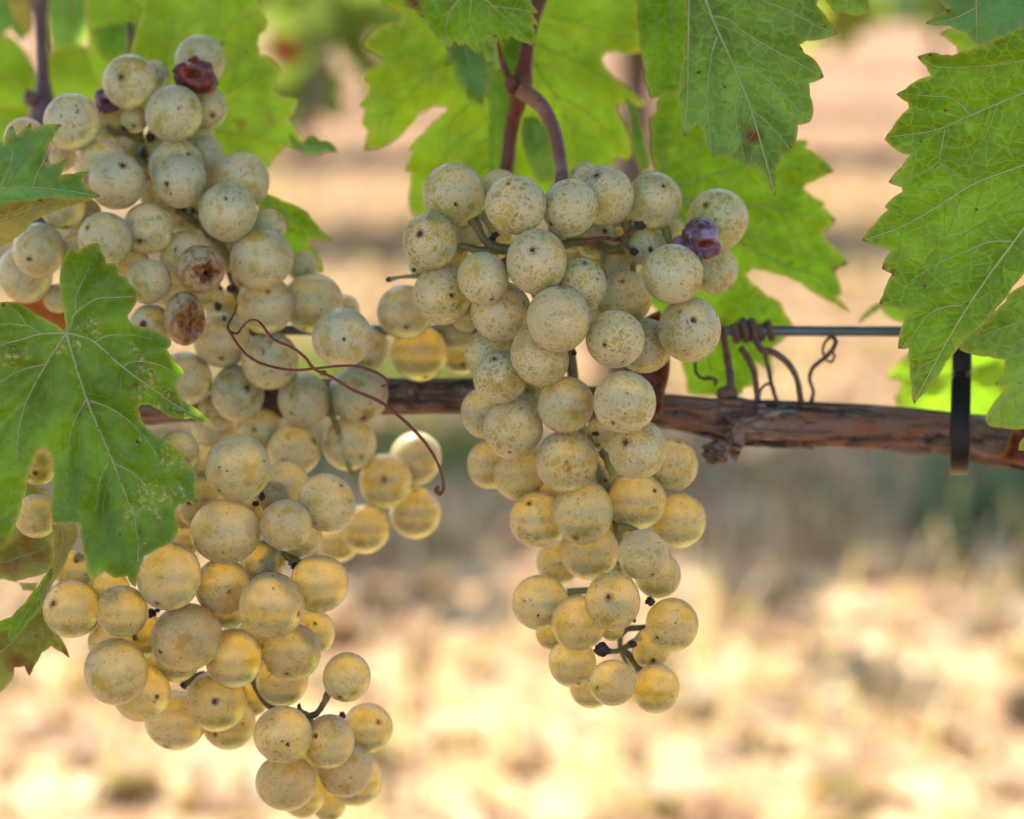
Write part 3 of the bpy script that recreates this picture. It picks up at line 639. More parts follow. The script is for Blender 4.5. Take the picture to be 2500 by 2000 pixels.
leaf(L1, .5885, M_LEAF_FRONT, V1, M_VEIN, 'sharp dark green front leaf with corky pale specks', tilt=(0, -.012), bend=bend_L1, quilt=.0016, ripple=.006, seed=1, grid=10,
     cork=[(*K(2, x, y), r * .42) for x, y, r in ((545, 570, 40), (570, 630, 40), (480, 620, 26), (470, 715, 45), (350, 745, 40), (800, 740, 34), (840, 810, 30), (880, 870, 50), (850, 1000, 50), (920, 950, 40), (1000, 1010, 40), (1060, 1090, 40), (840, 1310, 34), (1000, 1390, 70), (1090, 1420, 50), (900, 1590, 70), (850, 1650, 60), (1000, 1640, 40), (1090, 1600, 40), (100, 780, 60), (20, 800, 40), (950, 1130, 60))] + [(*K(3, x, y), r * .46) for x, y, r in ((690, 130, 40), (780, 90, 50), (870, 30, 50), (750, 270, 40), (830, 120, 30))],
     scorch=[(*K(2, 815, 960), 9, .9), (*K(2, 105, 765), 18, .5), (*K(3, 10, 285), 22, .6)])
shoot('petiole', [(2, 400, 650, 16, .600), (2, 330, 640, 16, .612), (2, 200, 700, 15, .632), (2, 60, 800, 16, .655)], M_PEDUNCLE, vine, 10)

# L2: left edge leaf with its margin folded under
leaf(KL((1, [-160, 900, -20, 845, 25, 858, 50, 770, 75, 755, 100, 815, 130, 790, 185, 740, 195, 780, 250, 755, 365, 750, 330, 810, 285, 880, 285, 920, 262, 970, 300, 985, 340, 985, 396, 955, 385, 1010, 365, 1055, 440, 1045, 527, 1035, 490, 1080, 520, 1130, 605, 1182, 560, 1196, 440, 1202, 330, 1192, 200, 1207, 100, 1212, 0, 1240, -160, 1290])),
     .598, M_LEAF_BLUE, [(KL((1, [-160, 1120, 0, 1130, 200, 1128, 420, 1150, 590, 1180])), 2.2), (KL((1, [200, 1125, 215, 1060, 260, 980, 300, 880, 350, 760])), 2.0), (KL((1, [0, 1130, 60, 1000, 80, 880, 75, 765])), 1.8)], M_VEIN,
     'bluish green leaf at left edge with its lower margin folded under', tilt=(0, .03), seed=2, ripple=.004)
lf2 = bpy.context.scene.objects[-1]
leaf(KL((1, [-160, 1290, 0, 1238, 100, 1213, 200, 1208, 330, 1193, 440, 1203, 560, 1197, 480, 1222, 400, 1245, 330, 1272, 260, 1300, 200, 1332, 120, 1412, 0, 1482, -160, 1560])),
     .600, M_LEAF_YELLOW, [(KL((1, [-160, 1400, 0, 1330, 200, 1250, 330, 1215])), 1.6)], M_VEIN_U, 'pale yellow-green folded leaf underside', tilt=(0, .06), seed=3, ripple=.003, tips=False)
# L3: curled leaf at lower left
leaf(KL((3, [-160, -120, 120, -100, 260, 20, 300, 160, 250, 330, 60, 330, -160, 330])), .675, M_LEAF_OLIVE, (), None, None, seed=44, grid=18)
leaf(KL((3, [-120, 320, -20, 300, 60, 250, 130, 200, 250, 220, 285, 300, 262, 420, 150, 456, 90, 470, 120, 520, 190, 528, 200, 480, 20, 462, -120, 450])), .632, M_LEAF_OLIVE,
     [(KL((3, [-100, 400, 60, 360, 250, 300])), 2)], M_VEIN_U, 'olive brown shaded leaf behind the front leaf', seed=4, scorch=[(*K(3, 60, 390), 26, .8), (*K(3, 140, 260), 30, .6), (*K(3, 200, 330), 20, .5)])
leaf(KL((3, [275, 172, 330, 185, 395, 175, 410, 230, 360, 330, 320, 420, 280, 480, 245, 560, 222, 602, 212, 560, 250, 460, 290, 340, 285, 250])), .612, M_LEAF_YELLOW, [(KL((3, [330, 190, 330, 300, 270, 450, 225, 590])), 1.6)], M_VEIN_U,
     'yellowed rolled leaf margin', seed=5, curl=.006, tips=False)
leaf(KL((3, [272, 405, 262, 480, 225, 602, 150, 690, 60, 792, 40, 802, 50, 720, -20, 740, -140, 850, -160, 780, 60, 660, 130, 590, 200, 500])), .616, M_LEAF_RIGHT, [(KL((3, [250, 440, 150, 620, 50, 790])), 1.6)], M_VEIN, None, seed=6, tilt=(0, .02))
leaf(KL((3, [-160, 850, 60, 690, 150, 640, 230, 610, 245, 680, 320, 770, 367, 877, 330, 850, 270, 815, 220, 850, 180, 920, 155, 972, 130, 920, 75, 925, 70, 980, 40, 1020, 0, 1060, -80, 1085, -160, 1100])), .626, M_LEAF_OLIVE,
     [(KL((3, [-140, 950, 60, 800, 225, 640])), 2.2)], M_VEIN_U, 'olive green drooping leaf with scorched brown edge', seed=7, scorch=[(*K(3, 80, 900), 26, .9), (*K(3, 150, 930), 18, .8), (*K(3, 350, 850), 14, .8)], tilt=(0, .03))
leaf(KL((2, [60, 470, 240, 425, 340, 370, 430, 430, 450, 640, 300, 700, 150, 660, 40, 560])), .668, M_LEAF_ORANGE, (), None, 'withered orange brown leaf behind grapes', seed=8)
# leaves behind the upper left bunch
leaf(KL((1, [930, -90, 1540, -90, 1545, 10, 1572, 62, 1612, 132, 1600, 180, 1560, 212, 1550, 262, 1562, 332, 1602, 340, 1655, 382, 1692, 420, 1670, 472, 1648, 552, 1692, 582, 1792, 600, 1780, 652, 1738, 720, 1780, 780, 1830, 862, 1832, 922, 1780, 902, 1720, 880, 1690, 912, 1650, 962, 1615, 1017, 1550, 960, 1300, 1000, 1000, 900, 760, 500, 820, 200])), .688, M_LEAF_BRIGHT,
     [(KL((1, [1080, 760, 1190, 500, 1330, 240, 1480, 20])), 3), (KL((1, [1100, 700, 1300, 600, 1500, 480, 1680, 425])), 2.6), (KL((1, [1080, 760, 1300, 790, 1550, 830, 1800, 890])), 2.6), (KL((1, [1060, 700, 1000, 400, 1040, 100])), 2.4)], M_VEIN_B, 'bright backlit leaf behind the upper left bunch', seed=9, tilt=(.02, 0), grid=18,
     scorch=[(*K(1, 1400, 355), 9, .8), (*K(1, 1625, 705), 11, .9), (*K(1, 1440, 750), 14, .7), (*K(1, 1390, 810), 10, .6)])
leaf(KL((1, [1740, 800, 1790, 850, 1825, 862, 1862, 820, 1890, 813, 1930, 845, 1975, 845, 2010, 870, 2032, 907, 1960, 915, 1900, 942, 1838, 925, 1760, 890])), .684, M_LEAF_BLUE, [(KL((1, [1830, 880, 1900, 880, 2020, 900])), 1.4)], M_VEIN, None, seed=10, grid=10)
leaf(KL((1, [1560, 1150, 1620, 1172, 1700, 1208, 1862, 1285, 1872, 1312, 1930, 1380, 2002, 1442, 1870, 1446, 1860, 1470, 1892, 1512, 1930, 1560, 1947, 1640, 1880, 1640, 1700, 1560, 1560, 1350])), .672, M_LEAF_RIGHT, [(KL((1, [1560, 1200, 1700, 1290, 1860, 1380, 1990, 1440])), 2)], M_VEIN, None, seed=11, scorch=[(*K(1, 1745, 1395), 7, .9)])
leaf(KL((1, [520, -120, 960, -120, 1060, 60, 1040, 300, 900, 440, 640, 560, 560, 420, 530, 200])), .745, M_LEAF_BRIGHT, [(KL((1, [760, -100, 780, 150, 720, 420])), 3), (KL((1, [770, 0, 900, 100, 1000, 240])), 2.4)], M_VEIN_B, None, seed=12, grid=20)
leaf(KL((1, [560, 180, 800, 130, 980, 190, 1000, 300, 900, 400, 720, 420, 600, 330])), .735, M_LEAF_RIGHT, (), None, None, seed=13, grid=20)
leaf(KL((1, [300, -120, 545, -120, 540, 120, 510, 260, 440, 330, 330, 330, 290, 150])), .78, M_LEAF_BLUE, [(KL((1, [420, -80, 430, 120, 400, 300])), 3)], M_VEIN, None, seed=14, grid=20, tilt=(.03, .1))
leaf(KL((1, [280, 330, 440, 260, 560, 300, 640, 470, 560, 640, 420, 720, 300, 600])), .77, M_LEAF_BRIGHT, (), None, None, seed=15, grid=20)
leaf(KL((1, [-160, 240, 60, 215, 160, 320, 230, 560, 200, 700, 60, 760, -160, 800])), .765, M_LEAF_BRIGHT, [(KL((1, [-140, 500, 20, 470, 200, 450])), 3)], M_VEIN_B, None, seed=16, grid=20)
leaf(KL((1, [-160, -120, 60, -120, 180, 190, 130, 250, 60, 170, -20, 260, -160, 300])), .79, M_LEAF_BLUE, (), None, None, seed=17, grid=20)
leaf(KL((1, [20, -120, 130, -120, 175, 60, 182, 200, 120, 160, 60, 50])), .775, M_LEAF_YELLOW, (), None, None, seed=18, grid=20)
leaf(KL((1, [-160, 640, 40, 640, 240, 700, 300, 850, 200, 980, -160, 980])), .745, M_LEAF_BRIGHT, (), None, None, seed=19, grid=20)
# centre
leaf(KL((6, [640, -170, 360, -170, 200, -40, 215, 10, 270, 50, 340, 80, 360, 120, 330, 150, 250, 160, 180, 190, 130, 240, 98, 292, 130, 330, 190, 360, 227, 392, 200, 430, 140, 450, 88, 522, 130, 570, 120, 620, 68, 692, 110, 720, 93, 822, 130, 860, 103, 985, 200, 975, 300, 930, 390, 850, 470, 750, 560, 700, 630, 698, 652, 720, 600, 770, 500, 870, 400, 960, 393, 985, 422, 992, 400, 1050, 372, 1132, 412, 1142, 408, 1220, 396, 1340, 430, 1420, 700, 1480, 1050, 1460, 1100, 900, 1150, 400, 1230, -170])), .70, M_LEAF_BRIGHT,
     [(KL((6, [935, 150, 940, 500, 935, 900, 930, 1350])), 4), (KL((6, [935, 160, 780, 290, 620, 400, 430, 600, 130, 860])), 3.2), (KL((6, [935, 620, 780, 700, 640, 850, 570, 1030])), 2.6), (KL((6, [930, 910, 820, 980, 740, 1100])), 2.2), (KL((6, [935, 140, 700, 120, 450, 180, 150, 270])), 2.8), (KL((6, [780, 290, 600, 300, 380, 400, 140, 470])), 2)], M_VEIN_B,
     'broad pale lobed leaf behind the middle bunch, left of its stalk', seed=20, grid=18, tilt=(.01, -.02), scorch=[(*K(6, 150, 270), 7, .3)])
leaf(KL((6, [1180, -170, 1900, -170, 1905, 50, 1918, 200, 1942, 342, 1870, 356, 1760, 345, 1700, 350, 1674, 385, 1690, 440, 1750, 510, 1850, 590, 1958, 682, 1930, 702, 1850, 685, 1780, 685, 1770, 720, 1790, 780, 1830, 850, 1862, 960, 1857, 1062, 1780, 1033, 1753, 1050, 1750, 1095, 1600, 1180, 1350, 1300, 1000, 1350, 960, 700, 1040, 200])), .708, M_LEAF_BRIGHT,
     [(KL((6, [1130, 180, 1250, 110, 1500, 150, 1880, 260])), 3), (KL((6, [1130, 200, 1260, 300, 1500, 400, 1730, 540, 1940, 680])), 3), (KL((6, [1130, 220, 1260, 480, 1370, 640, 1480, 860, 1500, 1100])), 3), (KL((6, [1370, 640, 1550, 720, 1740, 900, 1850, 1040])), 2.2)], M_VEIN_B,
     'broad pale lobed leaf behind the middle bunch, right of its stalk', seed=21, grid=18, tilt=(.02, 0), scorch=[(*K(6, 1360, 630), 10, .5), (*K(6, 1890, 150), 16, .35)])
leaf(KL((6, [1150, 780, 1220, 760, 1320, 850, 1350, 1000, 1360, 1180, 1260, 1200, 1180, 1050, 1140, 900])), .690, M_LEAF_BACK, (), None, None, seed=22, tips=False)
leaf(KL((6, [355, -170, 362, 45, 440, 65, 465, 130, 520, 155, 570, 230, 610, 280, 655, 332, 700, 260, 745, 317, 775, 285, 830, 340, 887, 367, 910, 310, 890, 265, 960, 230, 990, 225, 1025, 282, 1065, 235, 1120, 265, 1180, 285, 1227, 307, 1230, 230, 1213, 160, 1252, 167, 1208, 90, 1250, 86, 1200, 20, 1180, -170])), .632, M_LEAF_RIGHT,
     [(KL((6, [800, -150, 810, 0, 800, 150, 870, 340])), 2.8), (KL((6, [800, -100, 950, 40, 1080, 160, 1210, 290])), 2.6), (KL((6, [800, -80, 680, 60, 640, 200, 655, 320])), 2.4), (KL((6, [950, 40, 1100, 60, 1235, 84])), 1.8)], M_VEIN, 'fresh green leaf at the top edge above the middle bunch', seed=23, tilt=(0, .02), ripple=.006,
     scorch=[(*K(6, 440, 15), 18, 1.), (*K(6, 668, 22), 7, 1.), (*K(6, 1130, 15), 6, .9)])
leaf(KL((6, [900, 265, 985, 232, 978, 300, 988, 400, 1007, 477, 942, 420, 928, 432, 900, 330])), .634, M_LEAF_BACK, [(KL((6, [975, 240, 960, 340, 1000, 470])), 1.4)], M_VEIN_U, None, seed=24, grid=10)
leaf(KL((6, [540, 160, 660, 310, 640, 432, 697, 436, 720, 540, 747, 582, 770, 570, 785, 652, 830, 655, 882, 692, 900, 620, 932, 540, 920, 430, 890, 350, 760, 250, 640, 150])), .672, M_LEAF_BLUE, [(KL((6, [760, 260, 800, 420, 870, 680])), 2)], M_VEIN, 'shaded bluish green leaf tip', seed=25)
# right of centre
leaf(KL((7, [110, -120, 395, -120, 400, 300, 360, 490, 260, 492, 230, 512, 195, 522, 180, 470, 157, 400, 166, 380, 144, 280, 130, 180, 118, 40])), .650, M_LEAF_RIGHT, [(KL((7, [295, -100, 300, 150, 300, 480])), 2.4), (KL((7, [300, 60, 200, 150, 150, 260])), 1.8)], M_VEIN, None, seed=26)
leaf(KL((7, [380, -120, 1075, -120, 1065, 30, 1120, 100, 1172, 180, 1130, 200, 1010, 215, 975, 235, 1000, 280, 1060, 320, 1103, 407, 1025, 440, 1030, 500, 1048, 580, 1032, 642, 965, 660, 960, 720, 935, 802, 880, 830, 850, 880, 846, 960, 848, 1034, 820, 990, 790, 920, 740, 870, 690, 866, 640, 850, 580, 815, 518, 832, 490, 780, 465, 690, 440, 645, 400, 690, 366, 717, 355, 650, 350, 580, 333, 540, 345, 450, 365, 300, 385, 150])), .622, M_LEAF_BACK,
     [(KL((7, [440, -110, 475, -20, 530, 130, 630, 350, 720, 580, 780, 790, 842, 1010])), 4), (KL((7, [520, 85, 600, 105, 700, 180, 850, 270, 1000, 350, 1090, 400])), 2.6), (KL((7, [630, 350, 720, 365, 830, 440, 950, 560, 1028, 635])), 2.4), (KL((7, [540, 190, 510, 300, 490, 500, 510, 800])), 2.2), (KL((7, [660, 460, 640, 540, 640, 650, 690, 850])), 2), (KL((7, [640, -110, 780, 0, 900, 50, 1050, 130, 1165, 178])), 2.8), (KL((7, [395, -110, 388, 300, 385, 500, 370, 700])), 2.4), (KL((7, [720, 580, 800, 640, 930, 790])), 1.6)], M_VEIN_U,
     'hanging leaf underside with pale veins and a brown scorched patch', seed=27, tilt=(.0, -.02), quilt=-.0012, scorch=[(*K(7, 733, 715), 22, 1.), (*K(7, 690, 650), 16, .5), (*K(7, 700, 780), 14, .6)], grid=14)
leaf(KL((7, [225, 540, 250, 490, 340, 430, 520, 640, 700, 780, 880, 780, 955, 735, 1017, 740, 1005, 775, 1060, 800, 1153, 907, 1080, 940, 1010, 970, 995, 995, 1050, 1040, 1113, 1070, 1100, 1090, 1165, 1155, 1140, 1190, 1095, 1225, 1110, 1260, 1170, 1310, 1232, 1390, 1165, 1420]),
        (8, [1100, 0, 1050, 30, 1070, 80, 1092, 160, 1055, 180, 1140, 272, 1050, 225, 950, 170, 850, 100, 760, 60, 650, 30, 570, 18, 530, 50, 560, 95, 650, 170, 740, 220, 745, 245, 760, 280, 807, 350, 760, 420, 690, 470, 680, 560, 690, 640, 640, 600, 590, 560, 600, 700, 560, 705, 520, 712, 505, 752, 430, 740, 190, 744, 180, 650, 158, 580, 120, 400, 0, 250, -120, 100]), (7, [270, 1250, 215, 900, 195, 700, 188, 620, 227, 590])), .692, M_LEAF_RIGHT,
     [(KL((7, [270, 980, 400, 960, 640, 890, 860, 880, 1140, 905])), 3), (KL((7, [270, 990, 500, 1080, 800, 1090, 1000, 1130, 1150, 1150])), 3), (KL((7, [270, 1000, 480, 1150, 680, 1280, 900, 1400, 1100, 1470]), (8, [1120, 265])), 3.2), (KL((7, [270, 1000, 400, 1260]), (8, [160, 150, 300, 400, 320, 700])), 3), (KL((7, [260, 980, 255, 800, 300, 660])), 2.6), (KL((7, [640, 1240, 800, 1260, 1000, 1310, 1220, 1385])), 2), (KL((7, [340, 880, 420, 800, 560, 730])), 1.8)], M_VEIN,
     'big lobed leaf behind the right side of the middle bunch', seed=28, tilt=(.0, .0), grid=15, scorch=[(*K(7, 1160, 1155), 8, 1.), (*K(8, 395, 325), 12, 1.), (*K(7, 460, 745), 7, .9), (*K(7, 710, 912), 6, .9)])
leaf(KL((7, [1060, -120, 1095, -20, 1130, 30, 1160, 70, 1192, 87, 1200, 65, 1270, 85, 1320, 70, 1350, 60, 1340, 20, 1320, -120])), .640, M_LEAF_BACK, [(KL((7, [1180, -110, 1250, -20, 1340, 55])), 2)], M_VEIN_U, None, seed=29)
leaf(KL((6, [1820, 640, 1850, 780, 1860, 900, 1895, 1060, 1930, 1130, 1990, 1110, 1960, 950, 1920, 820, 1900, 700])), .70, M_LEAF_BLUE, (), None, None, seed=30)
# right edge
V15 = [(KL((7, [2500, 700, 2330, 960, 2156, 1200, 2000, 1410]), (8, [1960, 40, 1800, 280, 1650, 540, 1520, 785])), 4.2), (KL((7, [2480, 380, 2156, 490, 1870, 610, 1690, 685, 1440, 722])), 3.2), (KL((7, [2420, 780, 2156, 870, 1890, 970, 1700, 1090, 1520, 1190, 1325, 1262])), 3.4), (KL((7, [2400, 300, 2156, 320, 1960, 345, 1720, 355, 1610, 305])), 2.4),
       (KL((7, [2090, 1270, 1970, 1275, 1860, 1320, 1700, 1390, 1560, 1480])), 2.6), (KL((8, [1800, 230, 1690, 240, 1590, 290, 1510, 400, 1440, 475])), 2.2), (KL((7, [1740, 680, 1720, 780, 1700, 855, 1560, 940, 1455, 960])), 1.8), (KL((7, [1700, 855, 1800, 910, 1890, 970])), 1.4), (KL((7, [1870, 600, 1780, 520, 1650, 505, 1495, 495])), 1.8), (KL((7, [2020, 545, 1960, 700, 1870, 850])), 1.5), (KL((8, [1650, 540, 1540, 600, 1500, 700])), 1.4)]
leaf(KL((7, [2500, 20, 2156, 130, 2050, 190, 1945, 236, 1870, 265, 1780, 292, 1720, 290, 1680, 275, 1593, 299, 1640, 350, 1665, 400, 1580, 430, 1530, 470, 1483, 496, 1545, 540, 1550, 570, 1500, 620, 1460, 680, 1422, 732, 1460, 770, 1500, 800, 1557, 815, 1510, 880, 1442, 960, 1510, 985, 1515, 1010, 1445, 1060, 1422, 1092, 1440, 1105, 1370, 1180, 1330, 1220, 1304, 1266, 1400, 1300, 1457, 1320, 1415, 1380, 1408, 1416, 1460, 1440]),
        (8, [1328, 14, 1385, 45, 1350, 110, 1330, 170, 1307, 222, 1390, 240, 1472, 262, 1450, 330, 1425, 420, 1420, 482, 1482, 482, 1487, 570, 1502, 700, 1500, 770, 1513, 807, 1537, 775, 1600, 710, 1700, 560, 1800, 430, 1920, 330, 2000, 240, 2090, 120, 2180, 0]), (7, [2480, 1250, 2620, 800])), .608, M_LEAF_RIGHT, V15, M_VEIN,
     'largest sharp leaf, veined and toothed, at the right edge', seed=31, tilt=(-.02, -.02), grid=13, quilt=-.0014, scorch=[(*K(7, 1500, 1350), 18, .35), (*K(7, 1862, 730), 5, .8)])
leaf(KL((7, [1680, -120, 1705, -20, 1752, 52, 1635, 122, 1760, 135, 1850, 170, 1917, 243, 1990, 220, 2090, 170, 2300, 80, 2500, 0, 2500, -120])), .597, M_LEAF_BLUE, [(KL((7, [1900, -110, 1905, 60, 1910, 235])), 2.4), (KL((7, [1905, 40, 1780, 100, 1645, 122])), 2)], M_VEIN, 'dark bluish leaf in the top right corner', seed=32)
leaf(KL((7, [1715, 180, 1770, 153, 1850, 163, 1915, 230, 1880, 280, 1808, 288, 1800, 240, 1760, 212])), .67, M_LEAF_BRIGHT, (), None, None, seed=33)
leaf(KL((8, [2500, 60, 2156, 110, 2060, 170, 2045, 210, 1990, 260, 1920, 330, 1800, 430, 1768, 482, 1840, 512, 1950, 530, 2047, 545, 2040, 620, 1986, 692, 2062, 700, 2010, 760, 1960, 830, 1928, 892, 1948, 932, 2030, 945, 2156, 952, 2400, 980])), .624, M_LEAF_BACK, [(KL((8, [2400, 160, 2156, 310, 2000, 370, 1810, 440])), 3), (KL((8, [2400, 400, 2200, 500, 2050, 545])), 2), (KL((8, [2400, 600, 2156, 680, 1950, 900])), 2.6), (KL((8, [2000, 370, 1960, 420, 1840, 500])), 1.6)], M_VEIN_U, 'pale leaf underside at the right edge beside the clip', seed=34, tilt=(0, .02), quilt=-.001)
leaf(KL((8, [2300, 960, 2156, 1000, 2127, 1040, 2123, 1077, 2156, 1080, 2300, 1090])), .615, M_LEAF_BACK, (), None, None, seed=35)
leaf(KL((8, [1500, 500, 1430, 560, 1345, 652, 1420, 670, 1442, 700, 1398, 770, 1410, 815, 1500, 920, 1950, 940, 2080, 700, 2080, 500, 1760, 460])), .73, M_LEAF_BRIGHT, [(KL((8, [2000, 560, 1700, 640, 1360, 655])), 3)], M_VEIN_B, 'blurred yellow-green leaf behind the clip', seed=36, grid=18)
leaf(KL((8, [1325, 210, 1500, 240, 1520, 350, 1450, 335, 1390, 320, 1330, 270])), .70, M_LEAF_BRIGHT, (), None, None, seed=37)
leaf(KL((8, [1180, 338, 1230, 268, 1300, 212, 1335, 232, 1260, 285])), .70, M_LEAF_BLUE, (), None, None, seed=38, grid=10)
# dried red leaves against the branch
leaf(KL((4, [1640, 880, 1685, 1050, 1695, 1130, 1668, 1300, 1645, 1430, 1590, 1475, 1500, 1450, 1450, 1200, 1520, 950])), .652, M_LEAF_RED, [(KL((4, [1600, 900, 1620, 1100, 1600, 1460])), 2)], M_LEAF_RED, 'dark red dried leaf behind the middle bunch', seed=39, curl=.004)
leaf(KL((8, [2090, 960, 2250, 930, 2300, 1180, 2156, 1165, 2090, 1150, 2025, 1130, 2060, 1040])), .655, M_LEAF_RED, (), None, 'dark red dried leaf at the right end of the branch', seed=40, curl=.004)

# ------------------------------------------------------------------ grapes
def grape_mesh(name, seed):
    V = []
    for p in iv:
        q = Vector(p); d = 1 + .012 * noise.noise(q * 1.4 + Vector((seed * 7, 0, 0))) + .004 * noise.noise(q * 5 + Vector((seed, 3, 0)))
        pole = math.acos(max(-1, min(1, -q.y))); d -= .03 * math.exp(-(pole / .13) ** 2)
        V.append(q * d * Vector((.99, 1.03, .99)).length / 1.7372)
    me = bpy.data.meshes.new(name); me.from_pydata([v[:] for v in V], [], if_); me.polygons.foreach_set('use_smooth', [True] * len(me.polygons)); me.materials.append(M_GRAPE); return me
GM = [grape_mesh('grape', s) for s in range(4)]
def wound_mesh(seed, tall=1.):
    """a grape torn open towards the viewer: ragged rim, hollow of brown flesh, dark seed cavity, bruised skin above"""
    V = []; W = []; C = []; rv, rf = ico(5); ax = Vector((.22, -1, -.12)).normalized(); R0 = .60 if tall == 1 else .88
    e1 = ax.cross(Vector((0, 0, 1))).normalized(); e2 = e1.cross(ax)
    for p in rv:
        q = Vector(p); x, z = q.dot(e1), q.dot(e2); th = math.acos(max(-1, min(1, q.dot(ax)))); ang = math.atan2(z, x); k_ = max(abs(math.cos(ang + .5)), abs(math.sin(ang + .5)))
        rim = R0 / k_ * .86 + .15 * noise.noise(Vector((math.cos(ang) * 1.1, math.sin(ang) * 1.1, seed))) + .05 * noise.noise(Vector((math.cos(ang) * 5, math.sin(ang) * 5, seed + 4)))
        w_ = max(0., min(1., (rim - th) / .07)); dep = max(0., min(1., (rim - th) / .30))
        cx = math.hypot(x + .10, (z + .14) * 1.15); co = max(0., min(1., (.27 + .06 * noise.noise(q * 5 + Vector((seed, 1, 1))) - cx) / .07)) * (w_ > .5)
        d = 1 - .30 * dep - .38 * co + .07 * math.exp(-((th - rim - .04) / .07) ** 2) + .16 * w_ * noise.noise(q * 3.2 + Vector((seed, 0, 0))) + .02 * noise.noise(q * 2)
        bruise = max(0., min(1., (noise.noise(q * 1.7 + Vector((seed, 8, 2))) + .35 * q.z + .15) * 1.6)) * math.exp(-((th - rim) / .28) ** 2) * .8
        V.append((q.x * d, q.y * d, q.z * d * tall)); W.append(max(w_, bruise)); C.append(co)
    me = bpy.data.meshes.new('split_grape'); me.from_pydata(V, [], rf); me.polygons.foreach_set('use_smooth', [True] * len(me.polygons)); me.materials.append(M_WOUND)
    attr(me, 'wound', W); attr(me, 'core', C); return me
def raisin_mesh(seed, mat, amp=.3):
    V = []; rv, rf = ico(5)
    for p in rv:
        q = Vector(p); w_ = q + .25 * Vector(noise.noise_vector(q * 1.3 + Vector((seed, 5, 1)))); d = .93 + .16 * noise.noise(q * .9 + Vector((seed, 0, 9)))
        for k, f in enumerate((.62, 1.25, 2.4)):
            d -= amp * (1., .22, .12)[k] * max(0., 1 - 2.4 * abs(noise.noise(w_ * f + Vector((seed, k * 4, 0))))) ** 1.6
        d -= .03 * noise.noise(q * 7)
        if q.y < 0: d -= .45 * max(0., 1 - math.hypot(q.x - .15, (q.z - .12) * 1.7) / .42) ** .7 * (1 + .5 * noise.noise(q * 4))
        V.append((q.x * d * 1.08, q.y * d, q.z * d * .95))
    me = bpy.data.meshes.new('shrivelled_grape'); me.from_pydata(V, [], rf); me.polygons.foreach_set('use_smooth', [True] * len(me.polygons)); me.materials.append(mat)
    attr(me, 'tear', [max(0., min(1., (.5 - math.hypot(p[0] - .15, (p[2] - .12) * 1.7)) / .15)) if p[1] < 0 else 0. for p in rv]); return me

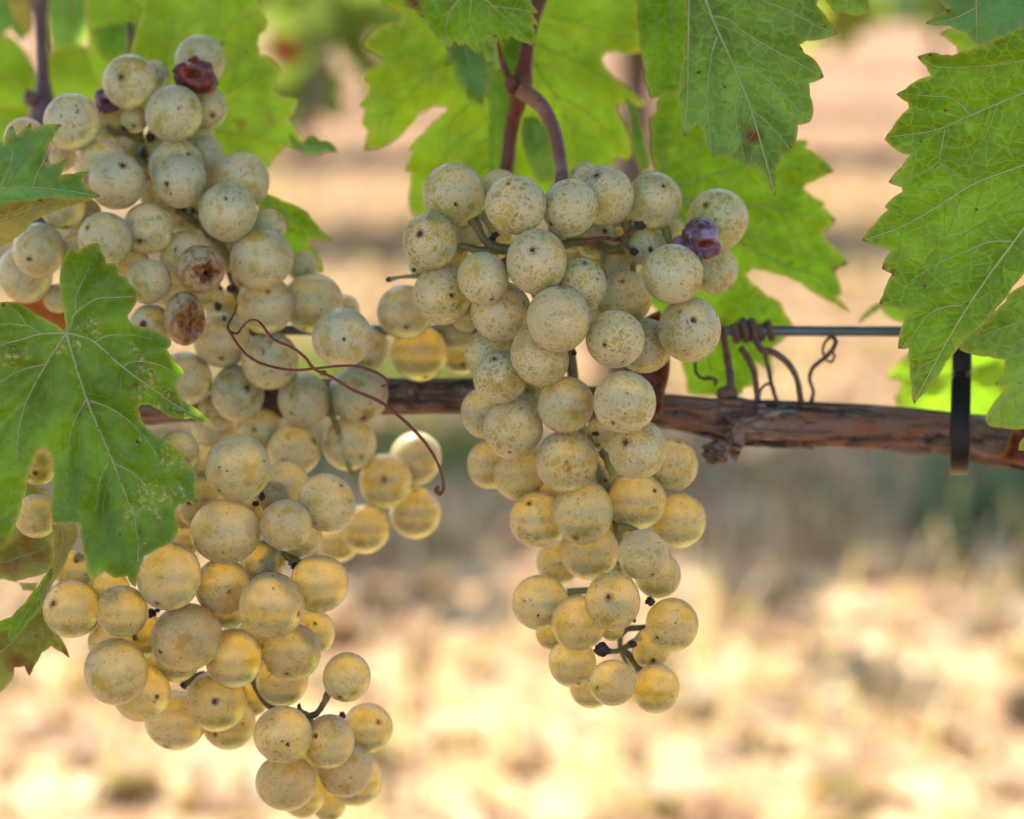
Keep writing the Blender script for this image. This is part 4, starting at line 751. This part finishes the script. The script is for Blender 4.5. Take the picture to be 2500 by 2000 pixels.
class Bunch:
    def __init__(s, label, root, base, style):
        s.root = thing('grape_bunch', label, 'grape bunch', P(*root), 'bunches of ripe white grapes on the vine'); s.base = base; s.style = style; s.list = []
    def add(s, c, rows):
        """rows front to back: x, y, r in zoom pixels, extra depth in mm (None: only as stacked), kind"""
        for row in rows:
            x, y, r = row[:3]; ex = row[3] if len(row) > 3 else 0; kind = row[4] if len(row) > 4 else None
            u, v = K(c, x, y); rp = r * ZOOM[c][2]; d = s.base(u, v) + ex / 1000
            for (u2, v2, r2, d2) in s.list:
                sl = math.hypot(u - u2, v - v2) * PX * .61; sr = (rp + r2) * PX * .61
                if sl < sr: d = max(d, d2 + .93 * math.sqrt(sr * sr - sl * sl))
            s.list.append((u, v, rp, d)); s.make(u, v, rp, d, kind)
    def make(s, u, v, rp, d, kind):
        rr = rp * PX * d; g_ = random.Random(int(u * 7 + v * 13)); name, me, lab = 'grape', g_.choice(GM), None
        if kind == 'split': name, me, lab = 'split_grape', wound_mesh(g_.random() * 20), 'split grape with brown rotten hole'
        if kind == 'rotten': name, me, lab = 'split_grape', wound_mesh(g_.random() * 20, 1.25), 'torn rotten orange brown grape'
        if kind == 'red': name, me, lab = 'shrivelled_grape', raisin_mesh(3.3, M_RAISIN_R, .42), 'shrivelled dark red grape'
        if kind == 'purple': name, me, lab = 'shrivelled_grape', raisin_mesh(7.7, M_RAISIN_P, .40), 'shrivelled dusty purple grape'
        o = bpy.data.objects.new(name, me); link(o, s.root); o.location = P(u, v, d) - s.root.location
        o.scale = (rr * g_.uniform(.95, 1.03), rr * g_.uniform(.96, 1.07), rr * g_.uniform(.96, 1.06))
        o.rotation_euler = (g_.gauss(.05, .65), 0, g_.gauss(0, .75))
        if kind: o.rotation_euler = (g_.gauss(0, .1), 0, g_.gauss(0, .15))
        if lab: o['label'] = lab
        pat, rus, warm = s.style(u, v, g_); o.color = (min(1, max(0, pat)), min(1, max(0, rus)), min(1, max(0, warm)), 1)
    def stem(s, c, pts, r, mat, d, name='pedicel'):
        return shoot(name, [(c, x, y, r if len(e) == 0 else e[0], d) for x, y, *e in pts], mat, s.root, 12, .34, 8)
    def stub(s, c, x, y, r, d, seed=0): return lump('withered_berry', *K(c, x, y), d, r * .72 * ZOOM[c][2], M_DRY, s.root, (1 + .25 * math.sin(x), 1, 1 + .25 * math.cos(y)), .42, 1.5, seed + x)

    def fill(s, keep, n=40, seed=1, also=()):
        """inner grapes that close the gaps between the outer ones; keep: openings (u, v, r) left free"""
        g_ = random.Random(seed); us = [q[0] for q in s.list]; vs_ = [q[1] for q in s.list]; front = list(s.list) + [q for b in also for q in b.list]; placed = []
        for _ in range(6000):
            if len(placed) >= n: break
            u, v = g_.uniform(min(us), max(us)), g_.uniform(min(vs_), max(vs_))
            if any(math.hypot(u - a, v - b) < r for a, b, r, _d in front) or any(math.hypot(u - a, v - b) < 62 for a, b in placed): continue
            if any(math.hypot(u - a, v - b) < r + 52 for a, b, r in keep): continue
            sect = set()
            for a, b, r, _d in front:
                if math.hypot(a - u, b - v) < 112: sect.add(int((math.atan2(b - v, a - u) + math.pi) / (math.pi / 3)) % 6)
            if len(sect) < 5: continue
            rp = g_.uniform(50, 60); d = s.base(u, v) + .02
            for (u2, v2, r2, d2) in s.list + [q for b in also for q in b.list]:
                sl = math.hypot(u - u2, v - v2) * PX * .61; sr = (rp + r2) * PX * .61
                if sl < sr: d = max(d, d2 + .93 * math.sqrt(sr * sr - sl * sl))
            s.list.append((u, v, rp, d)); placed.append((u, v)); s.make(u, v, rp, d, None)
# middle bunch
C_ = Bunch('speckled pale grape bunch hanging in the middle, longest and tapering to a thin tip', (*K(6, 1400, 1100), .632),
           lambda u, v: .602 + .012 * (abs(u - 1400) / 300) ** 2 + (.003 if v > 1300 else 0), lambda u, v, g: (g.uniform(.75, 1) if v < 1350 else g.uniform(.45, .8), g.uniform(.3, .9), min(1, max(0, (v - 850) / 800)) + g.gauss(0, .12)))  # warmth grows downwards, a painted stand-in for light from the ground
C_.add(4, [(1107, 925, 170), (992, 623, 165), (1405, 1030, 157), (882, 325, 160), (710, 710, 137), (1708, 688, 151, 4), (432, 515, 146, 4), (1168, 338, 145, 2), (556, 275, 163, 4), (1350, 275, 155), (1608, 302, 148, 8),
           (1845, 520, 142, 4, 'purple'), (1945, 400, 162, 12), (492, 800, 158), (805, 885, 160), (1008, 1125, 153), (1797, 980, 170, 10), (1560, 1065, 145), (1225, 745, 140), (1460, 815, 143), (797, 1232, 140), (755, 1110, 140)])
C_.add(5, [(855, 1088, 134), (853, 1470, 112, 2), (910, 158, 146), (635, 170, 132), (390, 282, 144), (640, 432, 145), (970, 378, 138), (715, 672, 145), (967, 620, 135), (262, 208, 122, 8), (745, 850, 132), (998, 872, 118), (695, 1190, 127), (1132, 1198, 122, 6),
           (1055, 1498, 112, 10), (665, 1375, 112, 8), (515, 1095, 130, 8), (500, 705, 128, 10), (1125, 450, 128, 12), (1160, 710, 130, 14), (1065, 965, 108, 14), (600, 912, 105, 18), (415, 500, 118, 14), (285, 448, 110, 20), (440, 410, 90, 16), (570, 1240, 75, 18), (755, 1490, 103, 8), (1035, 1310, 95, 20), (850, 1215, 60, 20), (700, 520, 80, 20), (800, 300, 75, 20), (870, 760, 95, 22), (560, 590, 100, 24)])
C_.add(4, [(800, 240, 105), (1250, 185, 90, 12), (650, 480, 90, 14), (540, 600, 95, 14), (400, 640, 80, 16), (620, 910, 80, 18), (1560, 540, 110, 18), (1420, 650, 90, 22), (1300, 505, 105, 34), (1450, 545, 108, 38), (1180, 470, 100, 36), (1560, 480, 90, 40), (735, 420, 75, 20), (1925, 665, 125, 16), (1050, 760, 100, 26), (1250, 920, 100, 26)])
# lower left bunch
B_ = Bunch('yellow-cream grape bunch at lower left, its lowest grapes reaching the bottom edge of the photo', (*K(2, 1250, 1250), .64),
           lambda u, v: .602 + .00003 * max(0, u - 650) * .5 + .010 * max(0, (v - 1500) / 500), lambda u, v, g: (g.uniform(.2, .55), g.uniform(.1, .7), .35 + min(.6, max(0, (v - 1050) / 700)) + g.gauss(0, .15)))
B_.add(2, [(1433, 1460, 195)])
B_.add(3, [(1187, 210, 178), (890, 445, 172), (982, 768, 183), (1506, 178, 140), (645, 630, 138), (1432, 598, 165), (610, 948, 175), (1720, 60, 152, 6), (1170, 500, 145), (1680, 487, 156, 6), (380, 618, 155, 4), (1232, 878, 153), (1535, 845, 160, 2), (1140, 1100, 168), (745, 1060, 150), (925, 1205, 160, 6), (1490, 1280, 155, 6), (1732, 1315, 138, 8),
           (1825, 978, 127, 10), (1485, 985, 145), (1205, 1220, 145), (1650, 740, 120, 12), (1820, 1460, 145, 10), (1505, 1530, 155, 10), (1935, 1245, 132, 14), (1870, 1510, 145, 14), (1590, 1580, 130, 14), (1730, 1640, 95, 16)])
B_.add(2, [(1210, 1590, 105, 14), (1175, 1710, 100, 16), (1330, 1690, 100, 18), (1640, 1640, 100, 20), (1060, 1370, 140, 6), (1715, 1570, 155, 6), (1200, 1440, 130, 14), (230, 1450, 115, 10)])
B_.add(3, [(580, 520, 105, 8), (580, 790, 120, 10), (970, 110, 85, 10), (985, 240, 95, 10), (1580, 230, 115, 14), (1390, 370, 115, 16), (1200, 610, 105, 14), (930, 870, 130), (190, 130, 115, 16), (400, 420, 110, 14), (760, 760, 120, 16), (1340, 760, 90, 22), (1330, 1090, 90, 20)])
# upper left bunch
A_ = Bunch('grey-green grape bunch at upper left holding split brown grapes and one red raisin', (*K(1, 800, 250), .67),
           lambda u, v: .630 + .018 * max(0, (650 - v) / 600) + .010 * max(0, (250 - u) / 300), lambda u, v, g: (g.uniform(.0, .3), g.uniform(.35, .95), max(0, (v - 1000) / 400) + g.gauss(.02, .08)))
A_.add(1, [(1372, 1275, 182), (705, 1095, 170), (1085, 1090, 158), (1045, 683, 168), (782, 493, 168), (435, 735, 165), (630, 1440, 163), (1170, 447, 165, 0, 'red'), (1205, 365, 152), (890, 1375, 162)])
A_.add(2, [(1205, 265, 150, -2, 'split'), (1575, 205, 187), (1598, 480, 175), (1625, 815, 178), (895, 340, 135), (1110, 560, 125, 0, 'rotten'), (1125, 200, 165), (1335, 690, 170), (2060, 675, 178), (1885, 470, 182), (1430, 1010, 167), (1830, 1050, 163), (1110, 925, 165)])
A_.add(0, [(755, 830, 62), (735, 935, 57, 4), (812, 1013, 57, 6), (875, 965, 57), (875, 1080, 55), (768, 1113, 53), (710, 1140, 45), (770, 735, 50), (725, 655, 34)])
A_.add(1, [(235, 1505, 160, 4), (375, 1235, 140, 6), (450, 1510, 115, 8), (150, 1650, 170, 12), (1455, 1090, 168), (615, 1000, 165), (1060, 1005, 168), (1230, 940, 125), (1240, 650, 130, 8), (650, 610, 105, 6, 'purple'), (810, 715, 85, 10), (930, 460, 95, 10), (150, 830, 125, 6), (1615, 1365, 112)])
A_.add(2, [(1770, 1355, 160), (1562, 1245, 148), (1310, 1110, 115), (905, 610, 130), (800, 250, 110), (1820, 250, 95), (350, 440, 90, 12), (1260, 420, 90, 20), (1000, 1000, 110, 20), (1500, 300, 100, 20), (1640, 1330, 100, 20)])
A_.add(1, [(380, 950, 80, 14), (950, 1180, 110, 18), (760, 860, 80, 20), (520, 1280, 90, 20), (1290, 1400, 80, 22)])
# small rear bunch
D_ = Bunch('small green bunch half hidden between the middle and left bunches, above the branch', (*K(4, 380, 700), .66), lambda u, v: .652, lambda u, v, g: (.1, g.uniform(.05, .3), .15 if v < 820 else .8))
D_.add(4, [(300, 890, 145), (375, 1105, 148), (560, 990, 110, 2), (590, 1130, 90, 8)])

C_.fill([(*K(5, 965, 1180), 30), (*K(5, 900, 1330), 60), (*K(5, 720, 1000), 20), (*K(5, 880, 700), 10)], 30, 3)
B_.fill([(*K(3, 1065, 360), 12), (*K(3, 1495, 410), 22), (*K(3, 1300, 720), 28), (*K(3, 920, 1010), 18), (*K(3, 820, 660), 8), (*K(3, 1600, 1120), 60), (*K(3, 1750, 1130), 90)], 30, 4)
A_.fill([(*K(2, 1310, 870), 16), (*K(2, 1880, 710), 10), (*K(0, 905, 1000), 30), (*K(0, 650, 1000), 20)], 40, 5, (B_,))
# stalks of the bunches
shoot('peduncle', [(6, 1150, 600, 60, .655), (6, 1265, 690, 52, .650), (6, 1345, 830, 45, .645), (6, 1388, 1000, 43, .640), (6, 1402, 1180, 42, .634), (4, 1080, 420, 34, .632)], M_PEDUNCLE, C_.root)
shoot('rachis', [(4, 1080, 400, 34, .632), (4, 1100, 560, 34, .632), (4, 1130, 800, 32, .634), (4, 1160, 1050, 30, .636), (5, 720, 330, 24, .64), (5, 830, 560, 20, .645), (5, 880, 800, 17, .648), (5, 880, 1000, 14, .648), (5, 895, 1200, 13, .644), (5, 890, 1300, 13, .642), (5, 930, 1400, 9, .642)], M_RACHIS, C_.root, 12)
C_.stem(4, [(655, 395, 36), (680, 440, 24), (720, 510, 22), (800, 555, 26), (960, 560, 30), (1090, 560, 30)], 24, M_RACHIS, .623)
C_.stem(4, [(575, 570, 30), (600, 545, 22), (700, 565, 22), (840, 560, 26)], 20, M_RACHIS, .626)
C_.stem(4, [(1080, 540, 26), (1250, 520, 24), (1400, 560, 24), (1600, 570, 16)], 24, M_RACHIS, .640)
C_.stem(4, [(1660, 430, 34), (1680, 480, 22), (1690, 560, 16), (1560, 600, 14)], 20, M_RACHIS, .632)
C_.stem(4, [(1460, 410, 30), (1470, 470, 20), (1440, 540, 18), (1360, 570, 14)], 20, M_RACHIS, .632)
C_.stem(4, [(1500, 680, 18), (1505, 600, 16), (1490, 565, 14)], 16, M_RACHIS, .636)
C_.stem(4, [(1350, 560, 16), (1340, 640, 14), (1350, 720, 14)], 14, M_RACHIS, .636)
C_.stem(4, [(220, 717, 12), (280, 705, 9), (350, 700, 12), (400, 690, 16)], 12, M_RACHIS, .636)
C_.stem(4, [(1240, 520, 16), (1310, 505, 13), (1365, 500, 12), (1425, 505, 12), (1480, 470, 12), (1535, 434, 14)], 12, M_SHOOT, .628)
C_.stem(4, [(1425, 505, 10), (1470, 545, 11), (1505, 570, 14)], 12, M_SHOOT, .628)
for x, y, r, d in ((1535, 432, 32, .618), (1505, 570, 30, .622), (1425, 505, 20, .626), (1365, 500, 20, .628), (1590, 560, 16, .63), (216, 718, 20, .636), (345, 668, 18, .634), (775, 480, 22, .622), (760, 510, 26, .624), (1190, 1105, 16, .618)): C_.stub(4, x, y, r, d)
for x, y, r, d in ((1028, 1090, 34, .612), (805, 1315, 42, .612), (950, 1290, 22, .616), (775, 305, 18, .62), (822, 525, 15, .622), (815, 335, 11, .622), (985, 1015, 18, .63), (955, 1180, 12, .62)): C_.stub(5, x, y, r, d)
C_.stem(5, [(640, 1048, 22), (680, 1045, 18), (740, 1040, 16), (880, 1060, 14)], 16, M_RACHIS, .636)
C_.stem(5, [(1010, 1215, 18), (960, 1215, 15), (920, 1220, 14), (890, 1250, 14)], 15, M_RACHIS, .634)
C_.stem(5, [(1000, 1272, 18), (960, 1275, 16), (920, 1300, 14), (880, 1320, 13), (830, 1325, 12)], 15, M_RACHIS, .632)
C_.stem(5, [(985, 1410, 26), (960, 1380, 19), (930, 1340, 15), (905, 1310, 13)], 15, M_RACHIS, .632)
C_.stem(5, [(800, 380, 16), (830, 430, 20), (855, 500, 18)], 15, M_RACHIS, .626)
C_.stem(5, [(880, 740, 20), (930, 745, 16), (970, 760, 14)], 15, M_RACHIS, .63)
shoot('rachis', [(2, 1250, 1150, 20, .69), (2, 1330, 1400, 22, .668), (3, 1240, 150, 24, .655), (3, 1300, 420, 26, .632), (3, 1300, 700, 24, .632), (3, 1320, 950, 22, .632), (3, 1420, 1130, 20, .632), (3, 1560, 1160, 18, .63), (3, 1680, 1260, 14, .632), (3, 1720, 1500, 12, .634)], M_RACHIS, B_.root, 12)
B_.stem(3, [(1738, 1050, 28), (1720, 1085, 20), (1695, 1130, 16), (1665, 1170, 18), (1620, 1180, 20), (1560, 1150, 20)], 16, M_RACHIS, .625)
B_.stem(3, [(1395, 430, 36), (1405, 380, 22), (1415, 320, 18), (1330, 300, 16)], 18, M_RACHIS, .622)
B_.stem(3, [(1560, 385, 38), (1530, 350, 26), (1480, 320, 20)], 20, M_RACHIS, .618)
B_.stem(3, [(690, 775, 40), (700, 745, 28), (720, 720, 20)], 20, M_RACHIS, .624)
B_.stem(3, [(1185, 700, 30), (1200, 680, 24), (1260, 660, 20)], 20, M_RACHIS, .632)
B_.stem(3, [(960, 1030, 24), (1000, 990, 22), (1080, 960, 20)], 20, M_RACHIS, .632)
for x, y, r, d in ((1385, 368, 19, .617), (1560, 395, 26, .614), (1380, 25, 24, .616), (1345, 65, 22, .618), (800, 640, 26, .618), (830, 625, 18, .62), (1800, 1182, 24, .63), (1575, 1130, 18, .622), (412, 362, 34, .618), (1310, 395, 18, .62), (960, 1020, 20, .63), (1085, 95, 20, .62)): B_.stub(3, x, y, r, d)
shoot('rachis', [(1, 780, 150, 26, .70), (1, 800, 500, 30, .69), (1, 850, 850, 30, .676), (1, 1000, 1150, 28, .668), (2, 1300, 100, 26, .664), (2, 1500, 600, 24, .662), (2, 1700, 900, 22, .66), (0, 690, 860, 7, .66), (0, 740, 1000, 6, .662)], M_RACHIS, A_.root, 12)
A_.stem(1, [(870, 870, 26), (830, 930, 24), (860, 980, 24), (900, 1010, 20)], 24, M_RACHIS, .652)
A_.stem(1, [(1060, 1260, 24), (1130, 1310, 26), (1200, 1360, 24), (1330, 1480, 22), (1390, 1580, 22)], 24, M_RACHIS, .652)
A_.stem(1, [(640, 760, 22), (680, 800, 26), (740, 800, 20), (850, 840, 20)], 22, M_RACHIS, .656)
for x, y, r, d in ((755, 770, 34, .65), (905, 830, 34, .652), (870, 930, 28, .65), (1105, 1255, 26, .648), (1160, 1270, 22, .65)): A_.stub(1, x, y, r, d)
for x, y, r, d in ((1390, 385, 32, .645), (1310, 490, 26, .646), (1330, 380, 20, .648), (1945, 890, 28, .65), (1350, 560, 20, .648)): A_.stub(2, x, y, r, d)
shoot('rachis', [(4, 380, 650, 14, .668), (4, 390, 800, 16, .668), (4, 430, 1000, 16, .668), (4, 480, 1120, 12, .668)], M_RACHIS, D_.root, 9)
